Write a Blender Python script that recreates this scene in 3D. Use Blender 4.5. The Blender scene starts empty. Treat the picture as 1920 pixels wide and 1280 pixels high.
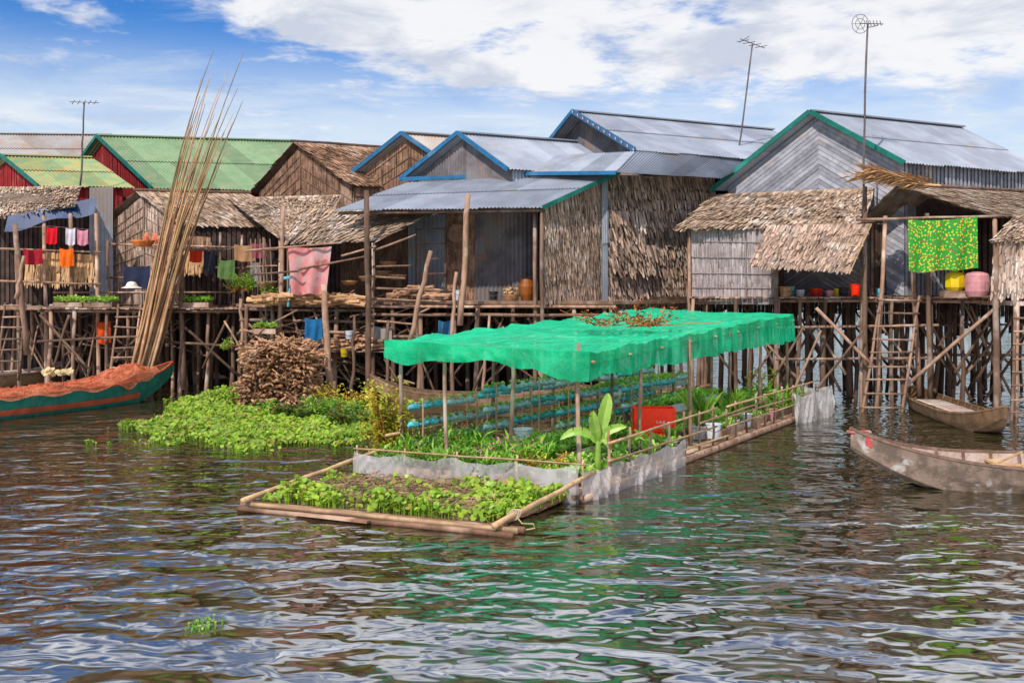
import bpy, math, random
from mathutils import Vector as V, noise as NZ
random.seed(11)
rnd=random.random
def ru(a,b): return a+(b-a)*random.random()
F=1867.0;H=3.4;HY=545.0
def W(px,py,d): return V(((px-960)/F*d,d,H+(HY-py)/F*d))
def G(px,py,z=0.0):
    d=(H-z)*F/(py-HY); return V(((px-960)/F*d,d,z))
def X(px,d): return (px-960)/F*d
UP=V((0,0,1))
scene=bpy.context.scene
scene.view_settings.view_transform='Standard'; scene.view_settings.look='None'; scene.view_settings.exposure=0
GAIN=1.2; SAT=1.25
def cg(c):
    l=(c[0]+c[1]+c[2])/3
    return tuple(min(.9,max(0.002,(l+(x-l)*SAT)*GAIN)) for x in c[:3])
# ------------------------------------------------------------------ materials
def nn(nt,t,**k):
    n=nt.nodes.new(t)
    for a,b in k.items(): setattr(n,a,b)
    return n
def base_mat(name):
    m=bpy.data.materials.new(name); m.use_nodes=True
    nt=m.node_tree; nt.nodes.clear()
    out=nn(nt,'ShaderNodeOutputMaterial')
    return m,nt,out
def mixc(nt,f,a,b,blend='MIX'):
    n=nn(nt,'ShaderNodeMix',data_type='RGBA',blend_type=blend)
    for s,v in ((n.inputs[0],f),(n.inputs[6],a),(n.inputs[7],b)):
        if hasattr(v,'is_linked'): nt.links.new(v,s)
        else:
            s.default_value = v if not isinstance(v,tuple) else (v[0],v[1],v[2],1)
    return n.outputs[2]
def mth(nt,op,a,b=None,c=None,clamp=False):
    n=nn(nt,'ShaderNodeMath',operation=op); n.use_clamp=clamp
    for i,v in enumerate((a,b,c)):
        if v is None: continue
        if hasattr(v,'is_linked'): nt.links.new(v,n.inputs[i])
        else: n.inputs[i].default_value=v
    return n.outputs[0]
def sstep(nt,v,a,b,lo=0.0,hi=1.0):
    n=nn(nt,'ShaderNodeMapRange',interpolation_type='SMOOTHSTEP')
    nt.links.new(v,n.inputs[0])
    for i,q in ((1,a),(2,b),(3,lo),(4,hi)):
        if hasattr(q,'is_linked'): nt.links.new(q,n.inputs[i])
        else: n.inputs[i].default_value=q
    return n.outputs[0]
def noise(nt,co,scale,detail=4,rough=.55,dist=0,mp=None):
    if mp:
        g=nn(nt,'ShaderNodeMapping'); g.inputs['Scale'].default_value=mp; nt.links.new(co,g.inputs[0]); co=g.outputs[0]
    n=nn(nt,'ShaderNodeTexNoise'); nt.links.new(co,n.inputs['Vector'])
    n.inputs['Scale'].default_value=scale; n.inputs['Detail'].default_value=detail
    n.inputs['Roughness'].default_value=rough; n.inputs['Distortion'].default_value=dist
    return n.outputs['Fac']
def mat(name,c1,c2,c3=None,c3t=(.52,.68),rough=.85,scale=3,mp=(1,1,1),sc3=1.0,r=.6,bump=.3,bs=.02,metal=0,trans=0,spec=.3):
    c1=cg(c1);c2=cg(c2)
    m,nt,out=base_mat(name)
    tc=nn(nt,'ShaderNodeTexCoord').outputs['Object']
    n1=noise(nt,tc,scale,3,.6,0,mp)
    col=mixc(nt,sstep(nt,n1,.35,.65),c1,c2)
    if c3:
        n2=noise(nt,tc,sc3,3,.65)
        col=mixc(nt,sstep(nt,n2,c3t[0],c3t[1]),col,cg(c3))
    at=nn(nt,'ShaderNodeAttribute',attribute_name='rnd').outputs['Fac']
    br=mth(nt,'MULTIPLY_ADD',at,r,1-r*.55)
    cb=nn(nt,'ShaderNodeCombineColor')
    for i in range(3): nt.links.new(br,cb.inputs[i])
    col=mixc(nt,1.0,col,cb.outputs[0],'MULTIPLY')
    p=nn(nt,'ShaderNodeBsdfPrincipled')
    nt.links.new(col,p.inputs['Base Color']); p.inputs['Roughness'].default_value=rough
    p.inputs['Metallic'].default_value=metal; p.inputs['Specular IOR Level'].default_value=spec
    if bump:
        bn=nn(nt,'ShaderNodeBump'); bn.inputs['Strength'].default_value=bump; bn.inputs['Distance'].default_value=bs
        nt.links.new(noise(nt,tc,scale*4,2,.6,0,mp),bn.inputs['Height']); nt.links.new(bn.outputs[0],p.inputs['Normal'])
    sh=p.outputs[0]
    if trans:
        t=nn(nt,'ShaderNodeBsdfTranslucent'); nt.links.new(col,t.inputs[0])
        mx=nn(nt,'ShaderNodeMixShader'); mx.inputs[0].default_value=trans
        nt.links.new(sh,mx.inputs[1]); nt.links.new(t.outputs[0],mx.inputs[2]); sh=mx.outputs[0]
    nt.links.new(sh,out.inputs[0])
    return m
def leafmat(name,c1,c2,c3=None,trans=.35,rough=.45):
    m,nt,out=base_mat(name)
    at=nn(nt,'ShaderNodeAttribute',attribute_name='rnd').outputs['Fac']
    tc=nn(nt,'ShaderNodeTexCoord').outputs['Object']
    col=mixc(nt,at,c1,c2)
    if c3:
        col=mixc(nt,sstep(nt,at,.86,.93),col,c3)
    col=mixc(nt,sstep(nt,noise(nt,tc,1.6,3),.3,.7),mixc(nt,1.0,col,(.6,.6,.6),'MULTIPLY'),col)
    p=nn(nt,'ShaderNodeBsdfPrincipled'); nt.links.new(col,p.inputs['Base Color'])
    p.inputs['Roughness'].default_value=rough
    t=nn(nt,'ShaderNodeBsdfTranslucent'); nt.links.new(col,t.inputs[0])
    mx=nn(nt,'ShaderNodeMixShader'); mx.inputs[0].default_value=trans
    nt.links.new(p.outputs[0],mx.inputs[1]); nt.links.new(t.outputs[0],mx.inputs[2])
    nt.links.new(mx.outputs[0],out.inputs[0]); return m
def netmat(name,c1,c2,alpha=.15,trans=.4,lines=30,floor=0.0,cs=1.3,rough=.6,streak=None):
    m,nt,out=base_mat(name)
    tc=nn(nt,'ShaderNodeTexCoord').outputs['Object']
    n1=noise(nt,tc,cs,3,.6)
    if streak:
        g=nn(nt,'ShaderNodeVectorRotate',rotation_type='Z_AXIS'); g.inputs['Angle'].default_value=streak; nt.links.new(tc,g.inputs['Vector'])
        ns=noise(nt,g.outputs[0],2.2,5,.7,.6,(.35,3.2,3.2))
        n1=mth(nt,'MULTIPLY_ADD',ns,.75,mth(nt,'MULTIPLY',n1,.25))
    col=mixc(nt,sstep(nt,n1,.35,.65),c1,c2)
    d=nn(nt,'ShaderNodeBsdfPrincipled'); nt.links.new(col,d.inputs['Base Color']); d.inputs['Roughness'].default_value=rough
    t=nn(nt,'ShaderNodeBsdfTranslucent'); nt.links.new(col,t.inputs[0])
    mx=nn(nt,'ShaderNodeMixShader'); mx.inputs[0].default_value=trans
    nt.links.new(d.outputs[0],mx.inputs[1]); nt.links.new(t.outputs[0],mx.inputs[2])
    tr=nn(nt,'ShaderNodeBsdfTransparent'); tr.inputs[0].default_value=(1,1,1,1)
    n2=noise(nt,tc,lines,2,.5)
    f=mth(nt,'MULTIPLY_ADD',sstep(nt,n2,.35,.65),alpha*2,floor,clamp=True)
    m2=nn(nt,'ShaderNodeMixShader'); nt.links.new(f,m2.inputs[0])
    nt.links.new(mx.outputs[0],m2.inputs[1]); nt.links.new(tr.outputs[0],m2.inputs[2])
    nt.links.new(m2.outputs[0],out.inputs[0]); return m

M_thatch=mat('dry_thatch',(.35,.26,.195),(.20,.14,.10),(.43,.355,.30),rough=.95,scale=2.5,r=1.1)
M_thatchd=mat('brown_thatch',(.27,.165,.11),(.15,.09,.06),(.34,.24,.18),rough=.95,scale=2.5,r=1.1)
M_nipa=mat('nipa_wall',(.34,.245,.195),(.20,.14,.105),(.42,.34,.285),rough=.95,scale=2,r=1.2)
M_weave=mat('woven_panel',(.34,.29,.28),(.25,.205,.19),(.19,.145,.13),rough=.95,scale=3,r=.7)
M_weaveb=mat('brown_lattice',(.24,.145,.10),(.14,.085,.06),(.30,.21,.155),rough=.95,scale=3,r=.8)
M_wood=mat('weathered_wood',(.25,.165,.12),(.14,.085,.06),(.37,.285,.235),scale=4,mp=(1,1,.25),r=1.0,bump=.5)
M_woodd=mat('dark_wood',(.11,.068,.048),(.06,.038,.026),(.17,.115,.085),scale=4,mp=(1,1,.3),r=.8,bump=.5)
M_woodw=mat('wet_brown_wood',(.17,.09,.06),(.10,.055,.035),(.33,.22,.16),scale=5,r=.6,bump=.5,rough=.6)
M_woodg=mat('grey_plank',(.27,.265,.28),(.19,.185,.20),(.33,.29,.27),scale=3,r=.6,bump=.4)
M_dark=mat('shade_dark_boards',(.055,.035,.029),(.027,.018,.015),scale=3,r=1.0)  # near-black colour stands in for the shade inside and under the houses
M_bamb=mat('bamboo',(.40,.28,.17),(.28,.18,.11),(.25,.155,.10),scale=5,rough=.5,r=.5,bump=.2)
M_bambr=mat('reddish_tan_bamboo',(.36,.21,.13),(.24,.135,.08),(.40,.28,.18),scale=1.2,rough=.5,r=.9,bump=.2)
M_bambg=mat('tan_green_bamboo',(.31,.21,.11),(.20,.155,.07),(.34,.20,.12),scale=1.2,rough=.5,r=.9,bump=.2)
M_fire=mat('firewood',(.34,.20,.125),(.20,.115,.07),(.42,.28,.20),scale=5,r=1.0)
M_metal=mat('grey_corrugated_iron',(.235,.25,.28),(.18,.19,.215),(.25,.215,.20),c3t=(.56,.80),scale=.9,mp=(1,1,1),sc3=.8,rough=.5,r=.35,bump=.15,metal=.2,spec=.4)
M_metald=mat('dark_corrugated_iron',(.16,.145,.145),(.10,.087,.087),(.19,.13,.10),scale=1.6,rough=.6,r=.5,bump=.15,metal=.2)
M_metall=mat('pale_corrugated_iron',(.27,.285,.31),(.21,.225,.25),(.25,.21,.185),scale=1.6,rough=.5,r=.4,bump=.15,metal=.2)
M_rust=mat('rusty_iron',(.26,.245,.235),(.23,.19,.165),(.27,.18,.135),scale=.9,rough=.6,r=.4,metal=.2)
M_green=mat('green_roof',(.12,.175,.10),(.15,.20,.12),(.20,.20,.13),c3t=(.5,.75),scale=2.5,sc3=1.6,rough=.55,r=.35,bump=.15,metal=.1)
M_ygreen=mat('yellow_green_roof',(.24,.24,.11),(.15,.21,.12),(.28,.20,.10),scale=2,sc3=1.2,rough=.55,r=.35,bump=.15,metal=.1)
M_red=mat('red_boards',(.20,.025,.025),(.13,.02,.02),(.24,.05,.04),scale=2,r=.4)
M_blue=mat('blue_paint',(.03,.10,.18),(.025,.07,.13),(.07,.14,.20),scale=4,rough=.5,r=.3)
M_grn=mat('green_paint',(.01,.10,.075),(.01,.065,.05),(.03,.14,.11),scale=4,rough=.5,r=.3)
def patternmat():
    m,nt,out=base_mat('painted_diamonds')
    at=nn(nt,'ShaderNodeAttribute',attribute_name='rnd').outputs['Fac']
    c=mixc(nt,mth(nt,'GREATER_THAN',at,.33),(.02,.10,.20),(.45,.45,.45))
    c=mixc(nt,mth(nt,'GREATER_THAN',at,.66),c,(.30,.08,.05))
    p=nn(nt,'ShaderNodeBsdfPrincipled'); nt.links.new(c,p.inputs['Base Color']); p.inputs['Roughness'].default_value=.6
    nt.links.new(p.outputs[0],out.inputs[0]); return m
M_pat=patternmat()
M_net=netmat('green_shade_net',(.0,.46,.21),(.01,.80,.38),.10,.40,30,.10,streak=-.56)
M_netside=netmat('green_shade_net_side',(.0,.54,.25),(.01,.84,.40),.10,.62,30,.04)  # same net, coloured brighter and more translucent so its backlit side glows
M_plastic=netmat('clear_plastic_sheet',(.66,.62,.60),(.50,.45,.43),.12,.35,1.5,.30,.8,.3)
M_onet=netmat('orange_fishing_net',(.66,.16,.07),(.80,.30,.14),.26,.35,45,.08,3)
M_hya=leafmat('water_hyacinth_leaf',(.16,.34,.015),(.50,.66,.04),(.42,.30,.06))
M_leaf=leafmat('garden_leaf',(.11,.32,.02),(.38,.62,.06))
M_leafd=leafmat('shrub_leaf',(.05,.15,.015),(.16,.30,.03),(.28,.13,.05))
M_leafy=leafmat('yellow_leaf',(.42,.44,.03),(.78,.68,.06),(.50,.22,.03))
M_let=leafmat('lettuce_leaf',(.26,.52,.05),(.58,.80,.15))
M_far=leafmat('distant_foliage',(.02,.06,.012),(.06,.12,.025))
M_dry=mat('dry_twigs',(.34,.11,.05),(.22,.08,.035),scale=4,r=.9)
M_drytan=mat('dry_fronds',(.44,.29,.17),(.32,.19,.11),scale=4,r=.9)
M_soil=mat('dark_mulch',(.14,.10,.065),(.08,.06,.035),scale=12,r=.6,bump=.8)
M_pink_fl=mat('pink_flower',(.50,.14,.28),(.36,.07,.18),r=.5,bump=0)
def solidmat(name,c,rough=.6,c2=None,trans=0,spec=.4):
    return mat(name,c,c2 or tuple(x*.72 for x in c),rough=rough,scale=3,r=.3,bump=.15,trans=trans,spec=spec)
M_teal=solidmat('teal_pipe',(.14,.38,.44),.35,(.07,.24,.30))
M_white=solidmat('white_plastic',(.52,.54,.56),.4)
M_redp=solidmat('red_plastic',(.85,.085,.02),.35)
M_orange=solidmat('orange_plastic',(.6,.15,.03),.45)
M_yel=solidmat('yellow_plastic',(.50,.36,.04),.4)
M_pinkp=solidmat('pink_plastic',(.50,.25,.25),.45)
M_brownjar=solidmat('glazed_brown_jar',(.22,.08,.03),.25)
M_black=solidmat('black_pot',(.02,.02,.022),.5)
M_pipeg=solidmat('grey_blue_pipe',(.34,.42,.45),.4)
M_basket=mat('wicker',(.34,.20,.11),(.20,.11,.065),scale=14,r=.6,bump=.8)
M_rope=solidmat('pale_rope',(.36,.28,.20),.9)
M_ant=solidmat('antenna_metal',(.10,.08,.08),.5)
M_tarp=solidmat('navy_tarp',(.008,.03,.09),.5,trans=.15)
def clothm(n,c): return solidmat(n,c,.9,trans=.25)
# ------------------------------------------------------------------ mesh builder
class M:
    def __init__(s): s.v=[];s.f=[];s.c=[]
    def add(s,vs,fs,c=None):
        o=len(s.v); s.v.extend([(p[0],p[1],p[2]) for p in vs])
        if c is None: c=rnd()
        for f in fs: s.f.append([i+o for i in f]); s.c.append(c)
    def quad(s,a,b,c,d,col=None): s.add([a,b,c,d],[(0,1,2,3)],col)
    def beam(s,p,q,w,h,up=UP,col=None):
        p=V(p);q=V(q);d=(q-p).normalized(); sd=d.cross(up)
        if sd.length<1e-4: sd=V((1,0,0))
        sd.normalize(); u=sd.cross(d).normalized()
        vs=[e+sd*a*w/2+u*b*h/2 for e in (p,q) for a,b in ((-1,-1),(1,-1),(1,1),(-1,1))]
        s.add(vs,[(0,1,2,3),(7,6,5,4),(0,4,5,1),(1,5,6,2),(2,6,7,3),(3,7,4,0)],col)
    def poly(s,pts,r,n=6,col=None,cap=True):
        pts=[V(p) for p in pts]
        if not isinstance(r,(list,tuple)): r=[r]*len(pts)
        vs=[];fs=[]
        for i,p in enumerate(pts):
            d=(pts[min(i+1,len(pts)-1)]-pts[max(i-1,0)]).normalized()
            a=d.cross(V((0.13,1,0.07)));
            if a.length<.1: a=d.cross(V((1,0,0)))
            a.normalize(); b=d.cross(a)
            for k in range(n):
                t=2*math.pi*k/n; vs.append(p+(a*math.cos(t)+b*math.sin(t))*r[i])
        for i in range(len(pts)-1):
            for k in range(n):
                fs.append((i*n+k,i*n+(k+1)%n,(i+1)*n+(k+1)%n,(i+1)*n+k))
        if cap: fs.append(tuple(range(n-1,-1,-1))); fs.append(tuple((len(pts)-1)*n+k for k in range(n)))
        s.add(vs,fs,col)
    def tube(s,p,q,r0,r1=None,n=6,jit=0.0,segs=3,col=None):
        p=V(p);q=V(q)
        if r1 is None: r1=r0
        pts=[];rs=[]
        for i in range(segs+1):
            t=i/segs; e=p.lerp(q,t)
            if 0<i<segs: e=e+V((ru(-1,1),ru(-1,1),ru(-.3,.3)))*jit
            pts.append(e); rs.append((r0+(r1-r0)*t)*ru(.92,1.08))
        s.poly(pts,rs,n,col)
    def lathe(s,c,prof,n=16,col=None):
        c=V(c);vs=[];fs=[]
        for r,z in prof:
            for k in range(n):
                t=2*math.pi*k/n; vs.append(c+V((r*math.cos(t),r*math.sin(t),z)))
        for i in range(len(prof)-1):
            for k in range(n): fs.append((i*n+k,i*n+(k+1)%n,(i+1)*n+(k+1)%n,(i+1)*n+k))
        s.add(vs,fs,col)
    def box(s,c,x,y,z,ax=V((1,0,0)),col=None):
        c=V(c);ay=UP.cross(ax)
        vs=[c+ax*i*x/2+ay*j*y/2+UP*k*z for k in (0,1) for i,j in ((-1,-1),(1,-1),(1,1),(-1,1))]
        s.add(vs,[(3,2,1,0),(4,5,6,7),(0,1,5,4),(1,2,6,5),(2,3,7,6),(3,0,4,7)],col)
    def leaf(s,p,d,l,w,bend=.25,col=None):
        d=d.normalized(); sd=d.cross(UP)
        if sd.length<.05: sd=V((1,0,0))
        sd.normalize(); sd=(sd+V((ru(-.4,.4),ru(-.4,.4),ru(-.4,.4)))).normalized()
        tip=p+d*l-UP*bend*l; mid=p+d*l*.5
        s.add([p,mid+sd*w/2,tip,mid-sd*w/2],[(0,1,2,3)],col)
    def rleaf(s,p,nrm,r,col=None):
        nrm=nrm.normalized(); a=nrm.cross(V((ru(-1,1),ru(-1,1),.1))).normalized(); b=nrm.cross(a)
        vs=[p+a*math.cos(k*math.pi/3)*r+b*math.sin(k*math.pi/3)*r*.8+nrm*(r*.18 if k%3 else -r*.05) for k in range(6)]
        s.add(vs,[(0,1,2,3,4,5)],col)
def rawobj(name,m,mt,base,smooth=False):
    me=bpy.data.meshes.new(name)
    me.from_pydata([(x-base[0],y-base[1],z-base[2]) for x,y,z in m.v],[],m.f)
    a=me.attributes.new('rnd','FLOAT','FACE'); a.data.foreach_set('value',m.c)
    if smooth: me.polygons.foreach_set('use_smooth',[True]*len(me.polygons))
    me.materials.append(mt); me.update()
    o=bpy.data.objects.new(name,me); scene.collection.objects.link(o); return o
def thing(name,label,cat,base,group=None):
    o=bpy.data.objects.new(name,None); o.empty_display_size=.3; scene.collection.objects.link(o)
    o.location=V(base); o['label']=label; o['category']=cat
    if group: o['group']=group
    o['_b']=[base[0],base[1],base[2]]
    return o
def part(th,name,m,mt,label=None,parent=None,smooth=False):
    if not m.f: return None
    b=th['_b']; o=rawobj(name,m,mt,b,smooth); o.parent=parent or th
    if label: o['label']=label
    if name in ('seedlings','greens','foliage','stems'): o['kind']='stuff'
    return o
def solo(name,label,cat,m,mt,group=None,kind=None,smooth=False):
    xs=[v[0] for v in m.v];ys=[v[1] for v in m.v];zs=[v[2] for v in m.v]
    b=((min(xs)+max(xs))/2,(min(ys)+max(ys))/2,min(zs))
    o=rawobj(name,m,mt,b,smooth); o.location=b
    if kind!='structure': o['label']=label; o['category']=cat
    if group:o['group']=group
    if kind:o['kind']=kind
    return o
def tpart(th,name,p,q,r0,r1=None,mt=None,jit=.02,n=7,segs=4,label=None):
    m=M(); m.tube(p,q,r0,r1,n,jit,segs); return part(th,name,m,mt or M_wood,label,smooth=True)
# ------------------------------------------------------------------ sheets
def nrm_of(A,B,D):
    n=(B-A).cross(D-A).normalized()
    if abs(n.z)>.25:
        if n.z<0:n=-n
    elif n.y>0:n=-n
    return n
def bil(A,B,C,D,u,t): return A.lerp(B,u).lerp(D.lerp(C,u),t)
def thatch(m,A,B,C,D,row=.24,w=.075,ln=.5,lift=.06,rag=.2,back=True,stag=.35):
    n=nrm_of(A,B,D); Ld=((D-A).length+(C-B).length)/2; Lw=max((B-A).length,(C-D).length)
    rows=max(2,int(Ld/row)); cols=max(3,int(Lw/(w*.62)))
    if back: m.quad(A,B,C,D,.0); 
    for i in range(rows):
        t0=i/rows-.03
        sagr=ru(-.02,.02)
        for j in range(cols):
            u=min(1,max(0,(j+rnd())/cols)); t=t0+ru(-stag,stag)/rows
            t=max(0,t)
            t1=t+ln*ru(.65,1.1)/Ld
            mx=1+rag*rnd()/Ld
            if t1>mx: t1=mx
            p0=bil(A,B,C,D,u,t)+n*(.015+rnd()*.02)
            du=ru(-.8,.8)*w/Lw
            p1=bil(A,B,C,D,u+du,t1)+n*(lift*ru(.5,1.5)+sagr)
            sd=(bil(A,B,C,D,u+.01,t)-bil(A,B,C,D,u-.01,t)).normalized()*w*.5*ru(.5,1.2)
            dn=(p1-p0)*.14
            m.add([p0-sd,p0+sd,p1+sd*.8-dn,p1,p1-sd*.8-dn],[(0,1,2,3,4)],rnd()*.75+(.25 if rnd()<.3 else 0))
def shag(m,A,B,C,D):
    thatch(m,A,B,C,D,row=.31,w=.075,ln=.42,lift=.12,rag=.25,stag=.12)
def corr(m,A,B,C,D,pitch=.13,amp=.022,sheet=.85,rowl=2.3):
    n=nrm_of(A,B,D); Lw=max((B-A).length,(C-D).length); Ld=max((D-A).length,(C-B).length)
    nw=max(2,int(Lw/pitch)); st=nw*4; nr=max(1,round(Ld/rowl))
    cols={}
    for k in range(nr):
        t0=k/nr; t1=(k+1)/nr+(.015 if k<nr-1 else 0)
        o=len(m.v)
        for i in range(st+1):
            u=i/st; off=amp*math.sin(i*math.pi/2)
            j=int(u*Lw/sheet)
            jt=((j*37+k*17)%7)/7*.03
            a=bil(A,B,C,D,u,t0)+n*(off+.004); b=bil(A,B,C,D,u,t1+ (jt if k==nr-1 else 0))+n*(off+(.03 if k<nr-1 else 0)+.004)
            m.v.append(tuple(a)); m.v.append(tuple(b))
        for i in range(st):
            j=int(i/st*Lw/sheet)
            if (j,k) not in cols: cols[(j,k)]=rnd()
            m.f.append([o+2*i,o+2*i+2,o+2*i+3,o+2*i+1]); m.c.append(cols[(j,k)])
def plank(m,A,B,C,D,w=.17):
    n=nrm_of(A,B,D); Lw=max((B-A).length,(C-D).length); k=max(2,int(Lw/w))
    m.quad(A-n*.02,B-n*.02,C-n*.02,D-n*.02,0.0)
    for i in range(k):
        u0=i/k+.006; u1=(i+1)/k-.006; o=n*ru(0,.02)
        m.quad(bil(A,B,C,D,u0,0)+o,bil(A,B,C,D,u1,0)+o,bil(A,B,C,D,u1,1+ru(-.02,.01))+o,bil(A,B,C,D,u0,1+ru(-.02,.01))+o)
def diag(m,A,B,C,D,h=.16):
    n=nrm_of(A,B,D); m.quad(A-n*.02,B-n*.02,C-n*.02,D-n*.02,0.)
    z0=D.z; k=0
    while True:
        a=A-UP*k*h; b=B-UP*k*h
        if max(a.z,b.z)<z0: break
        a2=a-UP*(h*.93); b2=b-UP*(h*.93)
        if min(a2.z,b2.z)<z0:
            lo,hi=(a,b) if a.z<b.z else (b,a)
            if lo.z<z0:
                t=(z0-lo.z)/(hi.z-lo.z); lo=lo.lerp(hi,t)
            hb=hi-UP*h*.93
            if hb.z<z0: break
            lo2=V((lo.x,lo.y,z0))
            m.quad(lo+n*.01,hi+n*.01,hb,lo2)
        else:
            o=n*ru(0,.015); m.quad(a+o,b+o,b2+o+n*.012,a2+o+n*.012)
        k+=1
        if k>80: break
def weave(m,A,B,C,D,gx=.75,gy=.42):
    thatch(m,A,B,C,D,row=.5,w=.05,ln=.8,lift=.012,rag=.03)
    n=nrm_of(A,B,D); Lw=(B-A).length; Ld=max((D-A).length,(C-B).length)
    k=max(1,int(Lw/gx))
    for i in range(k+1):
        u=min(.995,max(.005,i/k+ru(-.02,.02))); m.tube(bil(A,B,C,D,u,0)+n*.05,bil(A,B,C,D,u,1)+n*.05,.016,n=5,segs=2,jit=.01,col=rnd()*.4)
    k=max(1,int(Ld/gy))
    for i in range(1,k+1):
        t=i/k-ru(0,.03); m.tube(bil(A,B,C,D,0,t)+n*.045,bil(A,B,C,D,1,t)+n*.045,.014,n=5,segs=3,jit=.01,col=rnd()*.4)
SH={'corr':corr,'thatch':thatch,'plank':plank,'diag':diag,'weave':weave}
def drop(p,z): return V((p.x,p.y,z))
def stilts(th,pts,ztop,r=.08,mt=None,lean=.15,zb=-1.0):
    for p in pts:
        mm_=mt or (M_wood if rnd()<.6 else M_woodd)
        zt=ztop if len(p)<3 else p[2]
        tpart(th,'stilt',(p[0]+ru(-lean,lean),p[1]+ru(-lean,lean),zb),(p[0],p[1],zt),r*ru(.75,1.45),r*ru(.6,1.0),mm_,jit=.05)
def gable_house(name,label,ap,L,R,rv,roofk,roofm,gk,gm,wk,wm,trimm=None,floorz=3.2,ins=.3,stilt=True,cat='house',ridge=True,rowk={},pat=False,frontwall=True,nearwall=True):
    A=W(*ap);Lp=W(*L);Rp=W(*R)
    b=V((rv[0],rv[1],0)); bn=b.normalized()
    c=(Lp+Rp)/2+b/2
    th=thing(name,label,cat,(c.x,c.y,0))
    f=SH[roofk]
    m=M(); f(m,A,A+b,Rp+b,Rp,**rowk); rf=part(th,'roof',m,roofm)
    m=M(); f(m,A,A+b,Lp+b,Lp,**rowk); part(th,'roof',m,roofm)
    i=bn*ins
    Lw=Lp.lerp(A,.07)-UP*.1; Rw=Rp.lerp(A,.07)-UP*.1; Aw=A-UP*.08
    if frontwall and gk:
        m=M()
        SH[gk](m,Lw+i,Aw+i,drop(Aw+i,floorz),drop(Lw+i,floorz)); SH[gk](m,Aw+i,Rw+i,drop(Rw+i,floorz),drop(Aw+i,floorz))
        part(th,'gable_wall',m,gm)
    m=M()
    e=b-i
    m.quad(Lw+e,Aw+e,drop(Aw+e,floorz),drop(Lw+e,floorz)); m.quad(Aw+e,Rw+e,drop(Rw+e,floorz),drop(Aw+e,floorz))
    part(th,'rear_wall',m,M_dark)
    if nearwall:
        m=M(); SH[wk](m,Rw+i,Rw+e,drop(Rw+e,floorz),drop(Rw+i,floorz)); part(th,'side_wall',m,wm)
    m=M(); SH['plank'](m,Lw+i,Lw+e,drop(Lw+e,floorz),drop(Lw+i,floorz))
    part(th,'side_wall',m,wm)
    m=M(); q=[drop(p,floorz) for p in (Lw+i,Rw+i,Rw+e,Lw+e)]
    m.add(q+[p-UP*.12 for p in q],[(0,1,2,3),(7,6,5,4),(0,4,5,1),(1,5,6,2),(2,6,7,3),(3,7,4,0)])
    part(th,'floor',m,M_woodd)
    if trimm:
        for s,E in (('L',Lp),('R',Rp)):
            m=M(); a=A-bn*.05+UP*.02; z=E-bn*.05+UP*.02; ext=z+(z-a).normalized()*.1
            if pat and s=='R':
                m.beam(a,ext,.04,.18,col=.1)
                k=34
                for j in range(k):
                    u_=(ext-a)/k; c0=a+u_*(j+.5)-bn*.024; vv=V((0,0,.06)); m.add([c0-u_*.36,c0-vv,c0+u_*.36,c0+vv],[(0,1,2,3)],[.5,.1,.9][j%3])
                part(th,'fascia_board',m,M_pat,'blue board with white and orange diamonds')
            else:
                m.beam(a,ext,.05,.15); part(th,'fascia_board',m,trimm)
    if ridge and roofk=='corr':
        m=M(); m.beam(A+UP*.04,A+b+UP*.04,.28,.05); part(th,'ridge_cap',m,roofm,parent=rf)
    elif ridge:
        m=M(); m.tube(A+UP*.08-bn*.1,A+b+UP*.08,.05,jit=.03,segs=5); part(th,'ridge_pole',m,M_woodd,parent=rf)
    if stilt:
        pts=[]
        for u in (0.02,.35,.7,.98):
            for k in range(4):
                p=(Lw+i).lerp(Rw+i,u)+(e-i)*(k/3); pts.append((p.x,p.y))
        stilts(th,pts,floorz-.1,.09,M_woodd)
    return th,A,Lp,Rp,b
# ------------------------------------------------------------------ camera / light / world
cam=bpy.data.cameras.new('camera'); co=bpy.data.objects.new('camera',cam); scene.collection.objects.link(co)
cam.sensor_width=36; cam.lens=36*F/1920; cam.shift_y=-(640-HY)/1920; co.location=(0,0,H); co.rotation_euler=(math.pi/2,0,0)
cam.clip_end=6000; scene.camera=co
sund=V((-.42,-.75,.92)).normalized()
sl=bpy.data.lights.new('sun','SUN'); sl.energy=4.7; sl.angle=math.radians(.5); sl.color=(1,.95,.88)
so=bpy.data.objects.new('sun',sl); scene.collection.objects.link(so); so.rotation_euler=(-sund).to_track_quat('-Z','Y').to_euler(); so.location=(0,0,30)
w=bpy.data.worlds.new('World'); scene.world=w; w.use_nodes=True; nt=w.node_tree; nt.nodes.clear()
out=nn(nt,'ShaderNodeOutputWorld'); bg=nn(nt,'ShaderNodeBackground'); bg.inputs[1].default_value=.12
sky=nn(nt,'ShaderNodeTexSky',sky_type='NISHITA'); sky.sun_disc=False
sky.sun_elevation=math.asin(sund.z); sky.sun_rotation=math.atan2(sund.x,sund.y); sky.air_density=1.0; sky.dust_density=.3; sky.ozone_density=2.5
tc=nn(nt,'ShaderNodeTexCoord').outputs['Generated']
sp=nn(nt,'ShaderNodeSeparateXYZ'); nt.links.new(tc,sp.inputs[0]); x,y,z=sp.outputs
zc=mth(nt,'MAXIMUM',z,0.0)
hh=mth(nt,'SQRT',mth(nt,'ADD',mth(nt,'MULTIPLY',x,x),mth(nt,'MULTIPLY',y,y)))
v=mth(nt,'DIVIDE',zc,mth(nt,'MAXIMUM',hh,.001)); az=mth(nt,'ARCTAN2',x,y)
zz=mth(nt,'ADD',zc,.10)
cb=nn(nt,'ShaderNodeCombineXYZ'); nt.links.new(mth(nt,'DIVIDE',x,zz),cb.inputs[0]); nt.links.new(mth(nt,'DIVIDE',y,zz),cb.inputs[1])
q=cb.outputs[0]
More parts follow.
